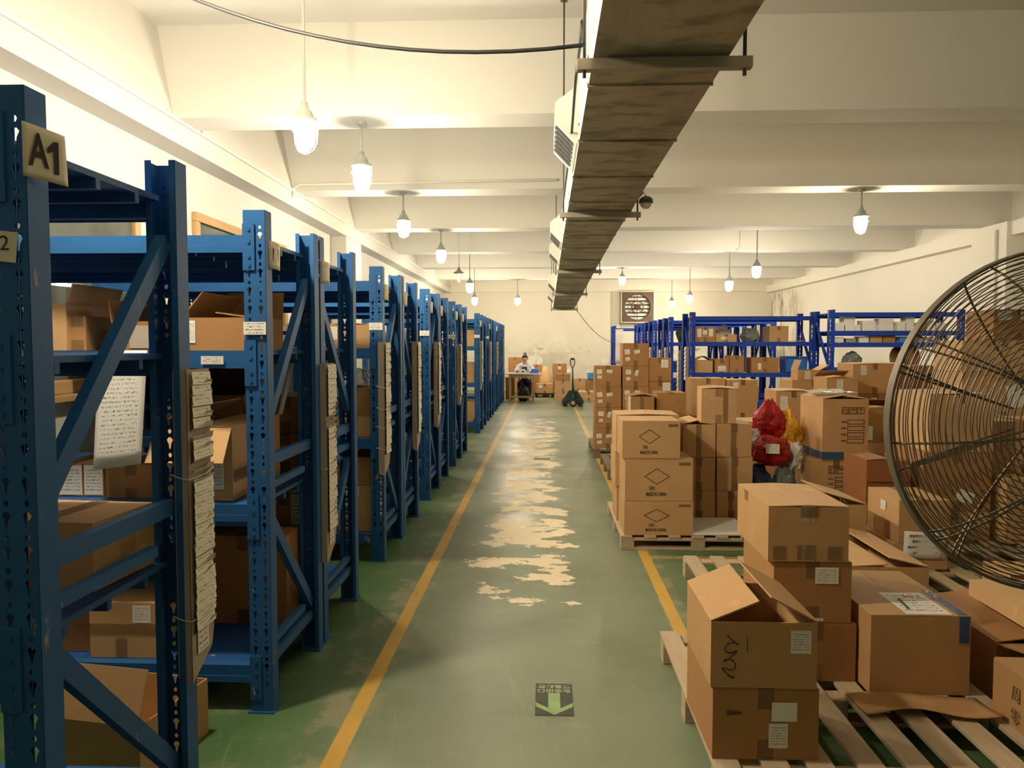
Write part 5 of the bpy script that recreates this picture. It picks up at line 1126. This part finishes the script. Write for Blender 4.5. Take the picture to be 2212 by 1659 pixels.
def worker():
    """person seated behind the desk, head bent down, hands holding a small dark tablet over the desk"""
    X, Y = -.575, 21.62
    t = thing('person', 'person in a white shirt with hair tied up, seated at the far desk looking down', 'person', (X, Y, 0))
    # one continuous skinned body; joint list: name -> (position, radius)
    V = []; E_ = []; Rr = []
    def v(p, r, link=None):
        V.append(p); Rr.append(r if isinstance(r, tuple) else (r, r))
        if link is not None: E_.append((link, len(V) - 1))
        return len(V) - 1
    pel = v((0, 0, .50), (.15, .115)); waist = v((0, -.01, .66), (.125, .10), pel); chest = v((0, -.04, .86), (.145, .105), waist); coll = v((0, -.07, .985), (.085, .075), chest)
    neck = v((0, -.085, 1.05), .050, coll); jaw = v((0, -.125, 1.105), (.062, .068), neck); head = v((0, -.125, 1.185), (.078, .092), jaw); crown = v((0, -.105, 1.255), (.058, .066), head)
    v((0, -.232, 1.135), .012, v((0, -.195, 1.165), .018, head))      # nose
    for s in (-1, 1):
        v((s*.085, -.105, 1.175), .018, head)    # ear
        sh = v((s*.175, -.06, .945), .062, coll); el = v((s*.245, -.20, .80), .045, sh); wr = v((s*.10, -.43, .83), .030, el); pm = v((s*.075, -.485, .845), (.036, .020), wr)
        tips = [(-.030, .060), (-.010, .072), (.010, .069), (.029, .055)]
        for q, L in tips:
            k1 = v((s*.070 + q*.9, -.485 - L*.55, .862), .0095, pm); v((s*.066 + q*.9, -.485 - L*.80, .838), .008, k1)
        th = v((s*.045, -.480, .872), .011, wr); v((s*.030, -.510, .880), .009, th)
        hip = v((s*.095, -.03, .49), .090, pel); kn = v((s*.14, -.43, .47), .062, hip); an = v((s*.13, -.36, .09), .040, kn); v((s*.135, -.50, .035), .034, v((s*.132, -.40, .045), .040, an))
    me = bpy.data.meshes.new('body'); me.from_pydata(V, E_, []); me.materials.append(M['skin'])
    o = place('body', me, t); sk = o.modifiers.new('skin', 'SKIN'); sk.use_smooth_shade = True
    for k, r in enumerate(Rr): me.skin_vertices[0].data[k].radius = r
    me.skin_vertices[0].data[0].use_root = True
    ss = o.modifiers.new('sub', 'SUBSURF'); ss.levels = 1; ss.render_levels = 2
    def cloth(name, mat, pts, edges, radii):
        m2 = bpy.data.meshes.new(name); m2.from_pydata(pts, edges, []); m2.materials.append(M[mat]); q = place(name, m2, t); s2 = q.modifiers.new('skin', 'SKIN'); s2.use_smooth_shade = True
        for k, r in enumerate(radii): m2.skin_vertices[0].data[k].radius = r if isinstance(r, tuple) else (r, r)
        m2.skin_vertices[0].data[0].use_root = True; q.modifiers.new('sub', 'SUBSURF').render_levels = 2
    cloth('shirt', 'shirt', [(0, -.01, .66), (0, 0, .50), (0, -.04, .86), (0, -.07, .99), (.178, -.06, .945), (.247, -.20, .80), (.115, -.41, .828), (-.178, -.06, .945), (-.247, -.20, .80), (-.115, -.41, .828)],
          [(0, 1), (0, 2), (2, 3), (3, 4), (4, 5), (5, 6), (3, 7), (7, 8), (8, 9)], [(.145, .12), (.165, .13), (.165, .125), (.098, .088), .075, .058, .042, .075, .058, .042])
    cloth('trousers', 'trousers', [(0, 0, .49), (.095, -.03, .49), (.14, -.43, .47), (.13, -.36, .11), (-.095, -.03, .49), (-.14, -.43, .47), (-.13, -.36, .11)], [(0, 1), (1, 2), (2, 3), (0, 4), (4, 5), (5, 6)], [(.16, .125), .102, .075, .06, .102, .075, .06])
    for s in (-1, 1): MB().lathe([(0, -.006), (.008, -.003), (.010, 0), (.008, .003), (0, .006)], 10, c=(s*.032, -.205, 1.170)).build('eye', 'hair', t)
    for s in (-1, 1): MB().bar((s*.048, -.208, 1.196), (s*.018, -.216, 1.194), .008, .006).build('eyebrow', 'hair', t)
    MB().tube([(-.024, -.188, 1.098), (0, -.196, 1.095), (.024, -.188, 1.098)], [.004, .006, .004], 6).build('mouth', 'rusty', t)
    h = MB(); n = 20; rings = []
    for k in range(9):
        a = pi/2*k/8; rings.append([Vector((.092*cos(a)*cos(2*pi*q/n), -.098 + .106*cos(a)*sin(2*pi*q/n), (1.135 if sin(2*pi*q/n) > -.45 else 1.205) + (.155 if sin(2*pi*q/n) > -.45 else .085)*sin(a))) for q in range(n)])
    h.ring_faces(rings); h.lathe([(0, -.045), (.035, -.035), (.046, 0), (.035, .035), (0, .045)], 14, c=(0, -.04, 1.292)); h.build('hair', 'hair', t)
    tb = thing('tablet', 'small dark tablet held in the hands of the seated worker', 'tablet', (X, Y - .535, .858))
    MB().box(-.075, .075, -.006, .006, -.01, .10, 0, TR((0, 0, 0), rx=R(-35))).build('tablet_body', 'black', tb)
    MB().box(-.066, .066, .0062, .0072, 0, .09, 0, TR((0, 0, 0), rx=R(-35))).build('screen', 'black_gloss', tb)
    c_ = thing('stool', 'dark stool under the seated worker behind the desk', 'stool', (X, Y + .02, 0))
    MB().lathe([(0, .345), (.17, .345), (.175, .36), (.17, .372), (0, .372)], 20).build('seat', 'black', c_)
    for k in range(4): MB().tube([(.12*cos(k*pi/2 + .78), .12*sin(k*pi/2 + .78), .35), (.17*cos(k*pi/2 + .78), .17*sin(k*pi/2 + .78), 0)], .014, 8).build('leg', 'black', c_)
worker()
bag('goods_bag', 'dark bag on the floor under the work desk', -.60, 21.02, .001, .17, .12, .42, 'black_film', 35, None, .12)
